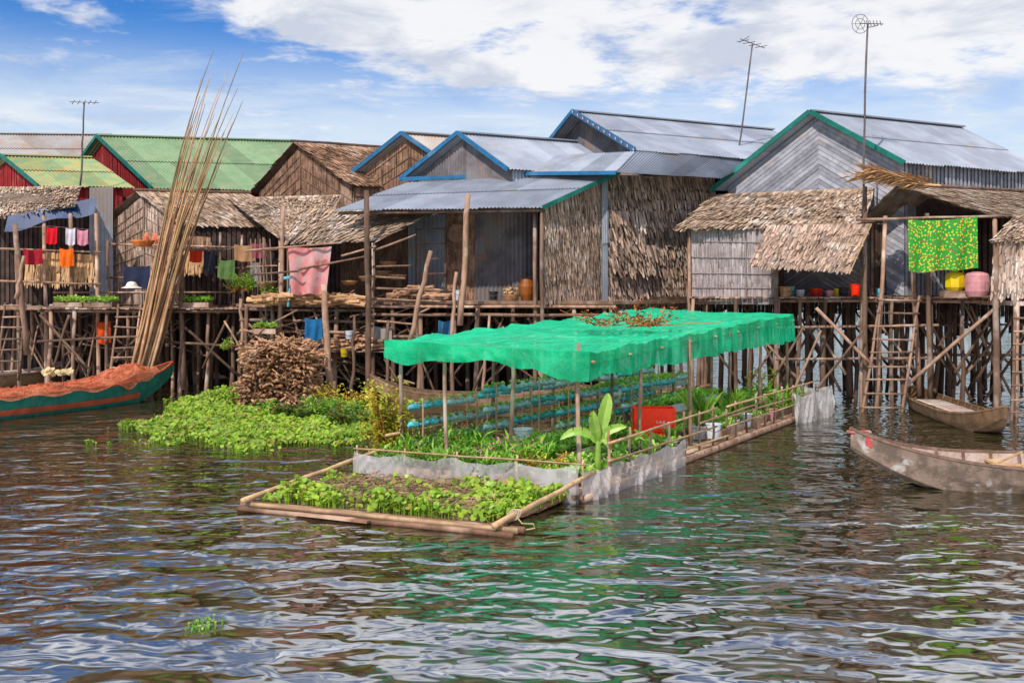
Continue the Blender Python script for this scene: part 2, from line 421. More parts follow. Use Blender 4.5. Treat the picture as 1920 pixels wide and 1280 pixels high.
n1=noise(nt,q,1.5,7,.62,.25); n2=noise(nt,q,5.0,4,.68,.2); n3=noise(nt,q,2.6,5,.6,.4); n4=noise(nt,q,1.9,6,.65,.5,(.45,1.5,1))
edge=mth(nt,'MULTIPLY_ADD',mth(nt,'MAXIMUM',mth(nt,'MULTIPLY',az,-1.0),0.0),.16,.192)
m1=mth(nt,'MULTIPLY',sstep(nt,mth(nt,'SUBTRACT',v,edge),-.03,.035),sstep(nt,az,-.36,-.18))
hi=sstep(nt,v,.33,.50)
m1=mth(nt,'MULTIPLY',m1,sstep(nt,v,.32,.55,1.0,.45))
m1=mth(nt,'MAXIMUM',m1,mth(nt,'MULTIPLY',hi,.38))
dens=mth(nt,'ADD',mth(nt,'MULTIPLY_ADD',n1,.62,mth(nt,'MULTIPLY',n2,.38)),mth(nt,'MULTIPLY',m1,.20))
cloud=sstep(nt,dens,.52,.68)
wisp=mth(nt,'MULTIPLY',sstep(nt,n4,.46,.74),.60)
cloud=mth(nt,'MAXIMUM',cloud,wisp)
haze=sstep(nt,v,.27,.14,0.0,.9)
haze=mth(nt,'MULTIPLY',haze,sstep(nt,n3,.15,.6,.62,1.0))
skyc=mixc(nt,1.0,sky.outputs[0],(.26,.66,1.14),'MULTIPLY')
ccol=mixc(nt,sstep(nt,n3,.34,.56),(5.2,5.6,6.5),(7.9,7.9,8.0))
boost=mth(nt,'ADD',1.0,sstep(nt,v,.30,.60,0.0,1.4))  # clouds above the view brightened to whiten water reflections and add fill
cbb=nn(nt,'ShaderNodeCombineColor')
for i in range(3): nt.links.new(boost,cbb.inputs[i])
ccol=mixc(nt,1.0,ccol,cbb.outputs[0],'MULTIPLY')
skyc=mixc(nt,haze,skyc,(6.3,7.1,7.8))
fin=mixc(nt,mth(nt,'MULTIPLY',cloud,.96),skyc,ccol)
nt.links.new(fin,bg.inputs[0]); nt.links.new(bg.outputs[0],out.inputs[0])
# ------------------------------------------------------------------ water
m,nt,out=base_mat('river_water')
tc=nn(nt,'ShaderNodeTexCoord').outputs['Object']
p=nn(nt,'ShaderNodeBsdfPrincipled')
p.inputs['Base Color'].default_value=(.022,.018,.006,1)
p.inputs['Roughness'].default_value=.015; p.inputs['IOR'].default_value=4.6
h1=noise(nt,tc,1.5,0,.5,.8,(.62,1.0,1)); h2=noise(nt,tc,4.0,0,.5,.9,(.75,1.1,1)); h3=noise(nt,tc,.45,0,.5,.3)
hs=mth(nt,'ADD',mth(nt,'ADD',mth(nt,'MULTIPLY',h1,.078),mth(nt,'MULTIPLY',h2,.021)),mth(nt,'MULTIPLY',h3,.07))
bn=nn(nt,'ShaderNodeBump'); bn.inputs['Strength'].default_value=1; bn.inputs['Distance'].default_value=1.0
nt.links.new(hs,bn.inputs['Height']); nt.links.new(bn.outputs[0],p.inputs['Normal']); nt.links.new(p.outputs[0],out.inputs[0])
wm=m
mm=M(); mm.quad(V((-2500,-60,0)),V((2500,-60,0)),V((2500,4500,0)),V((-2500,4500,0)),.5)
wo=solo('water','','',mm,wm,kind='structure')
mm=M()
for i in range(9000):
    x=ru(-130,160); y=150+ru(0,14); hgt=2.5+2.5*NZ.noise(V((x*.06,0,0)))+1.5*NZ.noise(V((x*.3,3,0)))
    mm.leaf(V((x,y,ru(0,1)*max(.6,hgt))),V((ru(-1,1),ru(-1,1),ru(-.3,1))),ru(.6,1.2),ru(.5,.9))
o=solo('far_tree_line','low dark green bushes along the far shore','bushes',mm,M_far,kind='stuff')

# ================================================================== HOUSES
gable_house('tin_roof_house','stilt house with old rusty corrugated roof',(-150,250,46),(-230,330,48),(-60,335,42),(8.6,.6),'corr',M_rust,'plank',M_red,'plank',M_red,M_grn)
gable_house('red_gable_house','red house with yellow-green corrugated roof, green trim',(4,292,39.5),(-70,352,41.5),(72,348,37),(3.3,.7),'corr',M_ygreen,'plank',M_red,'plank',M_red,M_grn)
gable_house('green_roof_house','red stilt house with long green corrugated roof',(183,255,42),(94,381,45.5),(285,352,38.5),(7.9,1.6),'corr',M_green,'plank',M_red,'plank',M_red,M_grn)
gable_house('thatched_house','brown thatched house with woven reed gable',(550,268,38),(468,362,39.2),(655,348,36.6),(3.2,1.6),'thatch',M_thatchd,'weave',M_weaveb,'weave',M_weaveb,None,rowk=dict(row=.2,w=.08))
gable_house('lattice_gable_house','house with lattice gable, blue trim and metal roof',(755,250,36.5),(610,365,38),(905,352,35),(4.2,2.0),'corr',M_rust,'weave',M_weaveb,'plank',M_woodd,M_blue)
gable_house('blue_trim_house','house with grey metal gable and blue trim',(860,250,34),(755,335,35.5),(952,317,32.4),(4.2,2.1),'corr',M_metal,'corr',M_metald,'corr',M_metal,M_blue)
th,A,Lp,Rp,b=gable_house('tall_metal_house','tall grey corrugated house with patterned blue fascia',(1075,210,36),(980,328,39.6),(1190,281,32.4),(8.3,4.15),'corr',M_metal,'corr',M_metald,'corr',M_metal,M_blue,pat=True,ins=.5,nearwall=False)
m=M(); corr(m,W(1192,284,32.35),W(1425,297,35.0),W(1354,334,33.2),W(1155,323,31.1)); part(th,'lower_roof',m,M_metal)
m=M(); corr(m,W(1040,292,34.6),W(1192,284,32.3),W(1155,322,31.05),W(960,323,33.2)); part(th,'patched_roof',m,M_metall,'pale patched metal lean-to roof')
m=M(); m.beam(W(955,326,33.15),W(1155,324,31.0),.05,.12); part(th,'fascia_board',m,M_blue)
gable_house('grey_plank_house','grey plank house with green trim, metal roof',(1520,210,32.5),(1338,355,34.2),(1693,304,30.4),(6.4,3.2),'corr',M_metal,'diag',M_woodg,'plank',M_woodg,M_grn,ins=.35)
gable_house('small_thatched_house','low thatched house with reed walls',(255,360,36),(183,420,36.9),(338,424,34.9),(3.9,1.0),'thatch',M_thatch,'weave',M_nipa,'plank',M_dark,None,floorz=2.9)

# ---- porch house (central)
th=thing('porch_house','thatch-walled house with tin porch roof and open veranda','house',(0,32.5,0))
m=M(); A_=W(765,343,34.2);B_=W(1160,321,32.2);C_=W(1020,388,30.4);D_=W(630,394,31.5)
corr(m,A_,B_,C_,D_); rf=part(th,'roof',m,M_metal)
m=M(); m.beam(W(1162,323,32.15),W(1018,389,30.35),.05,.13); part(th,'fascia_board',m,M_grn)
m=M(); m.beam(W(755,336,35.0),W(1165,320,32.25),.05,.14); part(th,'fascia_board',m,M_blue)
fz=3.08
a=W(1016,392,30.6);bq=W(1132,337,32.4)
m=M(); thatch(m,a,bq,drop(bq,fz-.1),drop(a,fz-.1),row=.26,w=.06,ln=.5,lift=.07,rag=.15,stag=.2); part(th,'side_wall',m,M_nipa,'shaggy palm-leaf wall panel')
a=W(1140,328,32.3);c=W(1338,333,34.6)
m=M(); shag(m,a,c,drop(c,fz-.3),drop(a,fz-.3))
a2=W(1147,395,32.15);c2=W(1205,398,32.8); thatch(m,a2,c2,c2-UP*1.3,a2-UP*1.3,row=.3,w=.1,ln=.6,lift=.2,rag=.2)
a2=W(1145,455,32.1);c2=W(1225,460,33.0); thatch(m,a2,c2,c2-UP*1.0,a2-UP*1.0,row=.3,w=.1,ln=.6,lift=.2,rag=.2)
part(th,'wall',m,M_nipa)
m=M(); a=W(1128,340,32.2);c=W(1140,335,32.25); corr(m,a,c,drop(c,3.0),drop(a,3.0),pitch=.07); part(th,'corner_strip',m,M_metall)
m=M(); corr(m,W(890,398,32.9),W(1008,396,32.4),drop(W(1008,396,32.4),fz),drop(W(890,398,32.9),fz),pitch=.14,amp=.035)
part(th,'front_wall',m,M_metald,'rusty brown corrugated sheet wall')
m=M(); corr(m,W(765,405,33.0),W(836,402,32.9),drop(W(836,402,32.9),fz+.2),drop(W(765,405,33.0),fz+.2),pitch=.14,amp=.035)
part(th,'front_wall',m,M_metall,'bare grey corrugated sheet wall')
m=M(); thatch(m,W(838,400,33.0),W(890,399,32.95),drop(W(890,399,32.95),fz),drop(W(838,400,33.),fz),w=.06,lift=.03); part(th,'front_wall',m,M_weaveb,'narrow reed panel')
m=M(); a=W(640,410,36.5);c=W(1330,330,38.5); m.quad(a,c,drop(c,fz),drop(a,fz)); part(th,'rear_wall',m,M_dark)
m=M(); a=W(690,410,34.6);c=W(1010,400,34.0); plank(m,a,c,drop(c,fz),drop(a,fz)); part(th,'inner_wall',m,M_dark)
for px,d in ((1003,31.0),(1016,30.55)): tpart(th,'porch_post',drop(W(px,400,d),-1),W(px,390,d),.075,.06)
m=M(); m.tube(W(635,400,31.6),W(1018,394,30.55),.05,jit=.02,segs=6); part(th,'eave_beam',m,M_wood)
m=M(); q=[V((X(690,31.2),31.2,fz)),V((X(1150,30.9),30.9,fz)),V((X(1335,34.7),34.7,fz)),V((X(690,36.5),36.5,fz))]
m.add(q+[p-UP*.1 for p in q],[(0,1,2,3),(7,6,5,4),(0,4,5,1),(1,5,6,2),(2,6,7,3),(3,7,4,0)]); part(th,'deck',m,M_wood)
for zz_ in (-.16,-.42,-1.1):
    m=M(); m.tube(V((X(680,31.1),31.1,fz+zz_)),V((X(1155,30.8),30.8,fz+zz_-.02)),.05,jit=.05,segs=7); part(th,'deck_beam',m,M_wood,smooth=True)
pts=[]
for px in (700,735,788,850,897,962,1008,1075,1135): pts.append((X(px,31.15),31.15))
stilts(th,pts,fz-.05,.075)
pts=[]
for px in (720,775,820,880,930,985,1040,1095,1150,1200,1240,1285,1320): pts.append((X(px,33.2),33.2+max(0,(px-1150)*.006)))
for px in (740,800,860,920,1000,1060,1120,1200): pts.append((X(px,35.0),35.0))
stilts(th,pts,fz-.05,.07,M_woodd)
for i in range(30):
    px=ru(690,1130); d=ru(31,34.5); s_=ru(50,130)*random.choice((-1,1)); tpart(th,'brace',V((X(px,d),d,ru(.1,.8))),V((X(px+s_,d),d,ru(2.2,2.9))),.042,.032,M_wood if i%3==0 else M_woodd)
# ---- left & mid low thatch kitchen
th=thing('thatched_kitchen','low dark kitchen hut under ragged thatch','hut',(-6.5,33.5,0))
m=M(); thatch(m,W(425,372,36.5),W(640,366,35.5),W(610,440,32.6),W(520,446,33.2),row=.22); part(th,'roof',m,M_thatch)
m=M(); thatch(m,W(560,392,34.2),W(825,395,31.9),W(712,452,30.9),W(535,458,32.2),row=.2,w=.085,lift=.09,rag=.3); part(th,'roof',m,M_thatch)
fz2=2.95
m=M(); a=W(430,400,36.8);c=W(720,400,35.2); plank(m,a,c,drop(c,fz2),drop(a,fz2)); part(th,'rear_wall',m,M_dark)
m=M(); a=W(640,455,33.2);c=W(765,415,33.1); thatch(m,a,c,drop(c,fz2),drop(a,fz2),lift=.03,w=.06); part(th,'wall',m,M_woodd)
m=M(); q=[V((X(455,32.4),32.4,fz2)),V((X(690,31.3),31.3,fz2)),V((X(720,36),36,fz2)),V((X(430,36.8),36.8,fz2))]
m.add(q+[p-UP*.08 for p in q],[(0,1,2,3),(7,6,5,4),(0,4,5,1),(1,5,6,2),(2,6,7,3),(3,7,4,0)]); part(th,'deck',m,M_wood)
for k in range(4):
    m=M(); z=fz2-.15-k*.35; m.tube(V((X(450,32.3),32.3,z)),V((X(700,31.2),31.2,z-.03)),.05,jit=.05,segs=6); part(th,'deck_beam',m,M_wood,smooth=True)
stilts(th,[(X(px,32.2-(px-450)*.0035),32.2-(px-450)*.0035) for px in (462,512,570,632,690)]+[(X(px,34.5),34.5) for px in (450,490,530,580,620,660,700)],fz2-.03,.075)
for px,py,d in ((540,458,32.2),(610,455,31.7),(700,455,31.0),(525,445,33.3)): tpart(th,'roof_post',V((X(px,d),d,fz2)),W(px,py,d),.05)
for i in range(20):
    px=ru(470,690); d=ru(31.6,33.5); s_=ru(30,90)*random.choice((-1,1)); tpart(th,'brace',V((X(px,d),d,ru(.1,1.2))),V((X(px+s_,d),d,ru(2.0,2.85))),.04,.03,M_wood if i%2 else M_woodd)
m=M(); a=V((X(430,36),36,fz2));c=V((X(1130,35.4),35.4,fz2)); plank(m,a,c,drop(c,-.3),drop(a,-.3),w=.22); part(th,'shade_backing',m,M_dark,'dark boards added to shade the space below the floor')  # added backing that makes the space under the houses dark

# ---- left hut A
th=thing('corner_hut','thatched hut with open veranda hung with washing','hut',(-16.5,35,0))
m=M(); thatch(m,W(-60,352,36.4),W(152,350,36.2),W(142,388,34.2),W(-60,420,34.2),row=.2,rag=.3,lift=.08); part(th,'roof',m,M_thatch)
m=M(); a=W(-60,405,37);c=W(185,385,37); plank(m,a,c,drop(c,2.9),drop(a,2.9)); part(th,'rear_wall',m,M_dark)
m=M(); a=W(168,352,36.6);c=W(212,350,36.5); corr(m,a,c,drop(c,2.9),drop(a,2.9)); part(th,'side_wall',m,M_metall,'pale corrugated sheet')
m=M(); a=W(48,470,34.3);c=W(178,478,34.3); thatch(m,a,c,drop(c,3.65),drop(a,3.65),row=.3,ln=.7,lift=.06,rag=.3,back=False); part(th,'front_wall',m,M_drytan,'pale straw panel hanging from a rail')
m=M()
A0=W(15,405,34.0);B0=W(182,370,34.6)
N=14
def awp(i,j):
    u=i/N; t=j/3; return A0.lerp(B0,u)-UP*(.55*t+.08*math.sin(u*9)*t)+V((0,-.25*t,0))
for i in range(N):
    for j in range(3): m.quad(awp(i,j),awp(i+1,j),awp(i+1,j+1),awp(i,j+1))
part(th,'awning',m,M_tarp,'sagging navy tarpaulin')
for px,t_ in ((30,400),(82,405),(132,400),(180,400),(-20,410)): tpart(th,'post',V((X(px+8,34.1),34.1,-1)),W(px,t_,34.1),.08,.06)
for py in (465,525): tpart(th,'rail',W(-40,py,34.0),W(190,py+8,34.0),.04,.035)
m=M(); q=[V((X(-60,34.0),34.0,2.85)),V((X(200,34.0),34.0,2.85)),V((X(215,37),37,2.85)),V((X(-60,37),37,2.85))]
m.add(q+[p-UP*.1 for p in q],[(0,1,2,3),(7,6,5,4),(0,4,5,1),(1,5,6,2),(2,6,7,3),(3,7,4,0)]); part(th,'deck',m,M_wood)
stilts(th,[(X(px,36.8),36.8) for px in (-30,0,30,60,90,120,150,180,205)],2.8,.08)
m=M(); a=V((X(-60,38.2),38.2,2.8));c=V((X(440,37.4),37.4,2.8)); plank(m,a,c,drop(c,-.3),drop(a,-.3),w=.25); part(th,'shade_backing',m,M_dark,'dark boards below the floor, deepening the shade')  # board backing put in so the space under the deck reads dark
for i in range(14):
    px=ru(-20,170); d=ru(34,36); tpart(th,'brace',V((X(px,d),d,ru(.1,.8))),V((X(px+ru(-70,70),d),d,ru(2.,2.8))),.04,.03)

def deckthing(name,label,cat,q,z,stl,mt=M_wood,r=.07,smt=None):
    q=[V((p[0],p[1],0)) for p in q]
    c=(q[0]+q[1]+q[2]+q[3])/4
    th=thing(name,label,cat,(c.x,c.y,0)); m=M()
    a,b_,c_,d_=[V((p[0],p[1],z)) for p in q]
    k=max(2,int((b_-a).length/.16))
    for i in range(k):
        u0=i/k;u1=(i+.9)/k; e=ru(-.12,.05)
        p0=a.lerp(b_,u0);p1=a.lerp(b_,u1);p3=d_.lerp(c_,u0);p2=d_.lerp(c_,u1); zz_=ru(0,.03)
        p0=p0+(p0-p3).normalized()*-e; p1=p1+(p1-p2).normalized()*-e
        t=[p_+UP*zz_ for p_ in (p0,p1,p2,p3)]
        m.add(t+[p_-UP*.05 for p_ in t],[(0,1,2,3),(7,6,5,4),(0,4,5,1),(1,5,6,2),(2,6,7,3),(3,7,4,0)])
    part(th,'deck',m,mt)
    for s_ in (.06,.5,.94):
        mm=M(); mm.tube(a.lerp(d_,s_)-UP*.1,b_.lerp(c_,s_)-UP*.1,.055,jit=.03,segs=6); part(th,'deck_beam',mm,mt,smooth=True)
    stilts(th,stl,z-.05,r,smt)
    return th
th=deckthing('wooden_platform','weathered stilt platform holding vegetable boxes','platform',[(X(70,33.4),33.4),(X(455,32.8),32.8),(X(455,35),35),(X(90,35.6),35.6)],2.82,
  [(X(px,33.4),33.4) for px in (95,140,200,240,285,340,392,440)]+[(X(px,35),35) for px in (120,180,230,290,320,370,400,450)])
for a,c in (((75,590),(165,690)),((330,600),(450,705)),((200,690),(300,590)),((380,690),(430,590)),((100,690),(130,590)),((300,640),(455,650)),((70,640),(260,630))):
    tpart(th,'brace',V((X(a[0],33.2),33.2,H+(HY-a[1])/F*33.2)),V((X(c[0],33.2),33.2,H+(HY-c[1])/F*33.2)),.045,mt=M_wood if a[0]%2 else M_woodd)
for k,(x0,x1,yy) in enumerate(((100,440,552),(200,460,460),(340,480,500),(200,330,520))):
    tpart(th,'rail',W(x0,yy+ru(-4,4),34.9),W(x1,yy+ru(-6,6),34.6),.04,.03)
for px in (205,340,412,455): tpart(th,'rail_post',V((X(px,34.8),34.8,2.8)),W(px+ru(-4,4),ru(430,455),34.8),.055,.045)

# ================================================================== RIGHT HUTS
fr=3.2
th=thing('reed_hut','stilt hut with reed panel wall and thatched awning','hut',(9.5,31.5,0))
m=M(); thatch(m,W(1340,366,33.8),W(1640,352,31.4),W(1618,428,29.5),W(1265,432,31.1),row=.19,w=.08,rag=.2,lift=.07); part(th,'roof',m,M_thatch)
m=M(); a=W(1290,425,31.3);c=W(1456,428,30.2); weave(m,a,c,drop(c,2.98),drop(a,2.98)); part(th,'front_wall',m,M_weave,'grey reed panels held by bamboo battens')
m=M(); a=W(1290,425,31.3);c=W(1320,410,33.5); plank(m,a,c,drop(c,3.0),drop(a,3.0)); part(th,'side_wall',m,M_woodd)
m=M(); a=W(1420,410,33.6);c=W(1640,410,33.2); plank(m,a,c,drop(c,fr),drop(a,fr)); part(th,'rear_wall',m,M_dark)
m=M(); a=W(1456,428,30.2);c=W(1470,420,33.5); plank(m,a,c,drop(c,3.0),drop(a,3.0)); part(th,'inner_wall',m,M_woodd)
m=M(); thatch(m,W(1440,424,29.7),W(1632,420,28.9),W(1590,512,28.1),W(1404,500,28.5),row=.17,w=.06,ln=.4,lift=.06,rag=.22); aw=part(th,'awning',m,M_nipa,'propped thatch awning flap')
m=M()
for t in (0,.25,.5,.75,1): 
    p_=W(1632,420,28.9).lerp(W(1590,512,28.1),t); m.tube(p_+V((-.25,0,.06)),p_+V((.12,0,.07)),.016,segs=2,n=5)
m.tube(W(1634,420,28.88),W(1592,514,28.05),.022); part(th,'awning_frame',m,M_bamb,parent=aw)
for px,d,t in ((1292,31.2,430),(1456,30.1,428),(1616,29.2,425)): tpart(th,'post',V((X(px,d),d,-1)),W(px,t,d),.075,.055)
th2=deckthing('wooden_platform','long rough stilt platform under two huts','platform',[(X(1290,30.9),30.9),(X(1935,28.2),28.2),(X(1945,33),33),(X(1330,34.6),34.6)],fr,
  [(X(px,30.8-(px-1290)*.0042),30.8-(px-1290)*.0042) for px in (1300,1380,1460,1500,1548,1625,1672,1745,1805,1870,1925)],M_wood)
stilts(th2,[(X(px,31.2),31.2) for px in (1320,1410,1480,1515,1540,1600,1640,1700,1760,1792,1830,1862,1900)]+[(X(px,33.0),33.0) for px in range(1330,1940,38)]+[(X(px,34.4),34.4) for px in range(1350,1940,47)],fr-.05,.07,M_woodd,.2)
for i in range(42):
    px=ru(1380,1900); d=ru(28.6,33.5); s_=ru(50,110)*random.choice((-1,1)); tpart(th2,'brace',V((X(px,d),d,ru(.0,1.0))),V((X(px+s_,d),d,ru(2.2,3.1))),.045,.035,M_wood if i%2 else M_woodd)
for z_ in (1.35,2.3):
    tpart(th2,'cross_beam',V((X(1455,29.8),29.8,z_)),V((X(1760,28.9),28.9,z_+.1)),.04); tpart(th2,'cross_beam',V((X(1690,32),32,z_)),V((X(1930,31),31,z_+.05)),.04)
tpart(th2,'brace',V((X(1700,28.4),28.4,.7)),V((X(1885,27.9),27.9,3.15)),.055,.05)
tpart(th2,'brace',V((X(1530,28.9),28.9,2.9)),V((X(1640,28.6),28.6,1.2)),.05,.05)
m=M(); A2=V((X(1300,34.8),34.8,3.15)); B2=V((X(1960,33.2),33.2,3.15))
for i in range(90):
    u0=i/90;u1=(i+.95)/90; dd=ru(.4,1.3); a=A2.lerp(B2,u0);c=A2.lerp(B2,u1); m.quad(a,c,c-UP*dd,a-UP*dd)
part(th2,'shade_skirt',m,M_dark,'dark boards added for the shade below the deck')  # added dark strip imitating the shaded underside of the deck
g=gable_house('open_hut','open-fronted thatched hut on crooked poles',(1682,350,29.9),(1612,418,30.8),(1866,408,28.5),(6.2,2.6),'thatch',M_thatch,None,None,'plank',M_woodd,None,floorz=fr+.06,stilt=False,cat='hut',frontwall=False,rowk=dict(row=.19,w=.08,rag=.25,lift=.07),nearwall=False)
th=g[0]
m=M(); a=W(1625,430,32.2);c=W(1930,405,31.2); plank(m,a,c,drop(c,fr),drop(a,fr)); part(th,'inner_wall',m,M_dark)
m=M(); m.add([W(1682,356,31.2),W(1612,425,31.8),W(1866,412,29.9)],[(0,1,2)],.3); part(th,'gable_shade',m,M_dark)  # dark sheet painted in for the shade of the open gable
for px,d,t,bx in ((1622,29.0,350,1622),(1660,28.9,405,1640),(1708,29.0,420,1725),(1865,28.4,410,1868),(1738,28.7,400,1745)): tpart(th,'post',V((X(bx,d),d,-1 if px in(1622,1660) else 0)),W(px,t,d),.08,.06)
tpart(th,'tie_beam',W(1606,412,28.9),W(1880,405,28.3),.045,.04)
th=thing('palm_frond_bundle','dry tan palm fronds lying on the thatch','fronds',tuple(W(1680,348,29.8)))
for i in range(14):
    m=M(); base=W(1755+ru(-14,10),348,28.7+ru(-.3,.3)); ang=ru(-.12,.22)
    tip=base+V((-2.3*ru(.75,1.05),ru(-.5,.3),.28+ang)); m.tube(base,tip,.02,.008,segs=3,jit=.02)
    for k in range(34):
        t=.05+.95*k/34; p_=base.lerp(tip,t); m.leaf(p_,V((-.9,ru(-.5,.3),random.choice((-.25,.7))*ru(.3,1.))),ru(.35,.65),.07,.1)
    part(th,'frond',m,M_drytan)
th=thing('edge_hut','shaggy grey thatched hut at the end of the platform','hut',(15,27.5,0))
m=M(); thatch(m,W(1905,405,28.6),W(2060,400,28.4),W(2060,455,26.6),W(1856,455,26.9),row=.2,rag=.2); part(th,'roof',m,M_thatch)
m=M(); a=W(1866,452,27.0);c=W(2060,452,26.6); thatch(m,a,c,c-UP*1.5,a-UP*1.5+V((-.15,0,0)),row=.2,w=.07,lift=.07,rag=.25); part(th,'wall',m,M_nipa)
for px in (1868,1905,1960): tpart(th,'post',V((X(px,26.95),26.95,-1)),W(px,450,26.95),.075)
m=M(); m.box(V((X(1985,28),28,3.0)),3.6,2.2,.12); part(th,'deck',m,M_wood)

def ladder(a,b_,wd,n,label,r=.035):
    a=V(a);b_=V(b_); wv=V(wd); th=thing('ladder',label,'ladder',tuple((a+wv/2)),'rough pole ladders')
    for o in (V((0,0,0)),wv): tpart(th,'rail',a+o,b_+o,r*1.3,r,M_wood,jit=.02)
    for i in range(n):
        t=(i+.7)/n; p_=a.lerp(b_,t); tpart(th,'rung',p_-wv*.06+V((0,-.03,ru(-.03,.03))),p_+wv*1.06+V((0,-.03,ru(-.03,.03))),r*.8,None,M_wood,jit=.005,segs=2)
ladder((X(1612,27.8),27.8,-.5),(X(1652,28.6),28.6,3.25),(1.12,.05,0),10,'rough pole ladder rising from water to the platform')
ladder((X(1895,26),26,-.4),(X(1905,27),27,3.1),(.75,0,0),10,'narrow pole ladder leaning on the end hut')
ladder((X(205,32.6),32.6,.3),(X(222,33.2),33.2,2.95),(.75,0,0),8,'short rough ladder beside the leaning bamboo')
ladder((X(585,31.0),31.0,.6),(X(545,31.6),31.6,2.9),(.7,0,0),7,'crooked ladder below the kitchen deck')
ladder((X(-5,33.2),33.2,.4),(X(10,33.8),33.8,3.0),(.7,0,0),7,'old ladder under the corner hut')

def post(px0,py0,px1,py1,d,r,label,mt=M_wood,d1=None):
    m=M(); m.tube(W(px0,py0,d),W(px1,py1,d1 or d),r,r*.8,8,.04,6); solo('wooden_post',label,'post',m,mt,'upright poles around the decks',smooth=True)
post(692,760,687,357,30.6,.1,'tall dark square-cut post rising from the water',M_woodd)
post(862,610,878,364,30.2,.1,'pale knobbly tree-trunk post leaning by the porch')
post(768,640,808,470,29.9,.08,'pale leaning pole beside the porch')
post(620,750,607,533,30.4,.11,'thick grey post standing by the firewood')
post(525,640,531,385,31.8,.08,'grey pole rising through the thatch')
post(845,640,856,510,30.0,.06,'thin pole by the porch deck')
post(660,750,664,590,30.9,.06,'thin stick post in the water')
post(345,730,338,420,33.2,.09,'upright dark post beside the bamboo bundle')
post(455,690,452,560,32.3,.07,'short post at the platform end')
post(500,620,494,445,32.0,.05,'thin grey pole by the kitchen deck')
post(725,755,728,600,30.6,.06,'wet post under the porch')
post(50,665,28,420,33.3,.1,'thick pale post under the corner hut')
post(30,560,45,480,33.2,.07,'short rope-wrapped post on the deck')
post(905,745,918,590,30.5,.05,'thin crooked pole beneath the porch')
post(795,750,780,600,30.6,.06,'crooked grey pole beneath the porch')
for i,(x0,y0,x1,y1) in enumerate(((690,518,760,522),(695,540,850,545),(690,560,850,566),(640,480,705,462),(560,505,690,480),(690,600,780,608),(460,470,640,455),(700,470,780,440),(470,515,560,508),(700,500,770,498))):
    m=M(); m.tube(W(x0,y0,30.9),W(x1,y1,30.7),.035,.03,6,.02,4); solo('rail_pole','rough horizontal pole tied along the veranda','pole',m,M_wood,'rough railing poles',smooth=True)

# ================================================================== BAMBOO BUNDLE
tips=[(400,95),(458,95),(378,145),(392,150),(412,165),(430,130),(446,165),(455,190),(360,235),(372,210),(385,195),(402,215),(420,200),(436,230),(365,290),(380,270),(395,262),(410,255),(425,280),(352,330),(372,300),(388,320),(400,300),(398,130),(436,215),(362,270),(412,240),(385,330),(366,350),(420,250),(380,250),(395,285),(405,330),(375,180),(415,300),(350,300)]
for i,(tx,ty) in enumerate(tips):
    m=M(); d=33.0-ru(0,.5)
    bx=252+max(0,min(1,(tx-345)/115))*36+ru(-13,13)
    b0=V((X(bx-14,d-.2),d-.2,.05)); tp=W(tx,ty,d+ru(-.1,.3)); bw=V((.5,0,0))*ru(.2,1.1)
    pts=[];rs=[]
    for k in range(15):
        t=k/14
        p_=b0.lerp(tp,t)+V((ru(-.008,.008),0,0))-bw*1.0*math.sin(math.pi*t)*t
        pts.append(p_); rs.append((.046*(1-t)+.009)*(1.12 if k%2 else .95))
    m.poly(pts,rs,6); solo('bamboo_pole','long bamboo pole leaning in an upright bundle','bamboo pole',m,M_bambg if i%3==0 else M_bambr,'bundle of long bamboo poles',smooth=True)

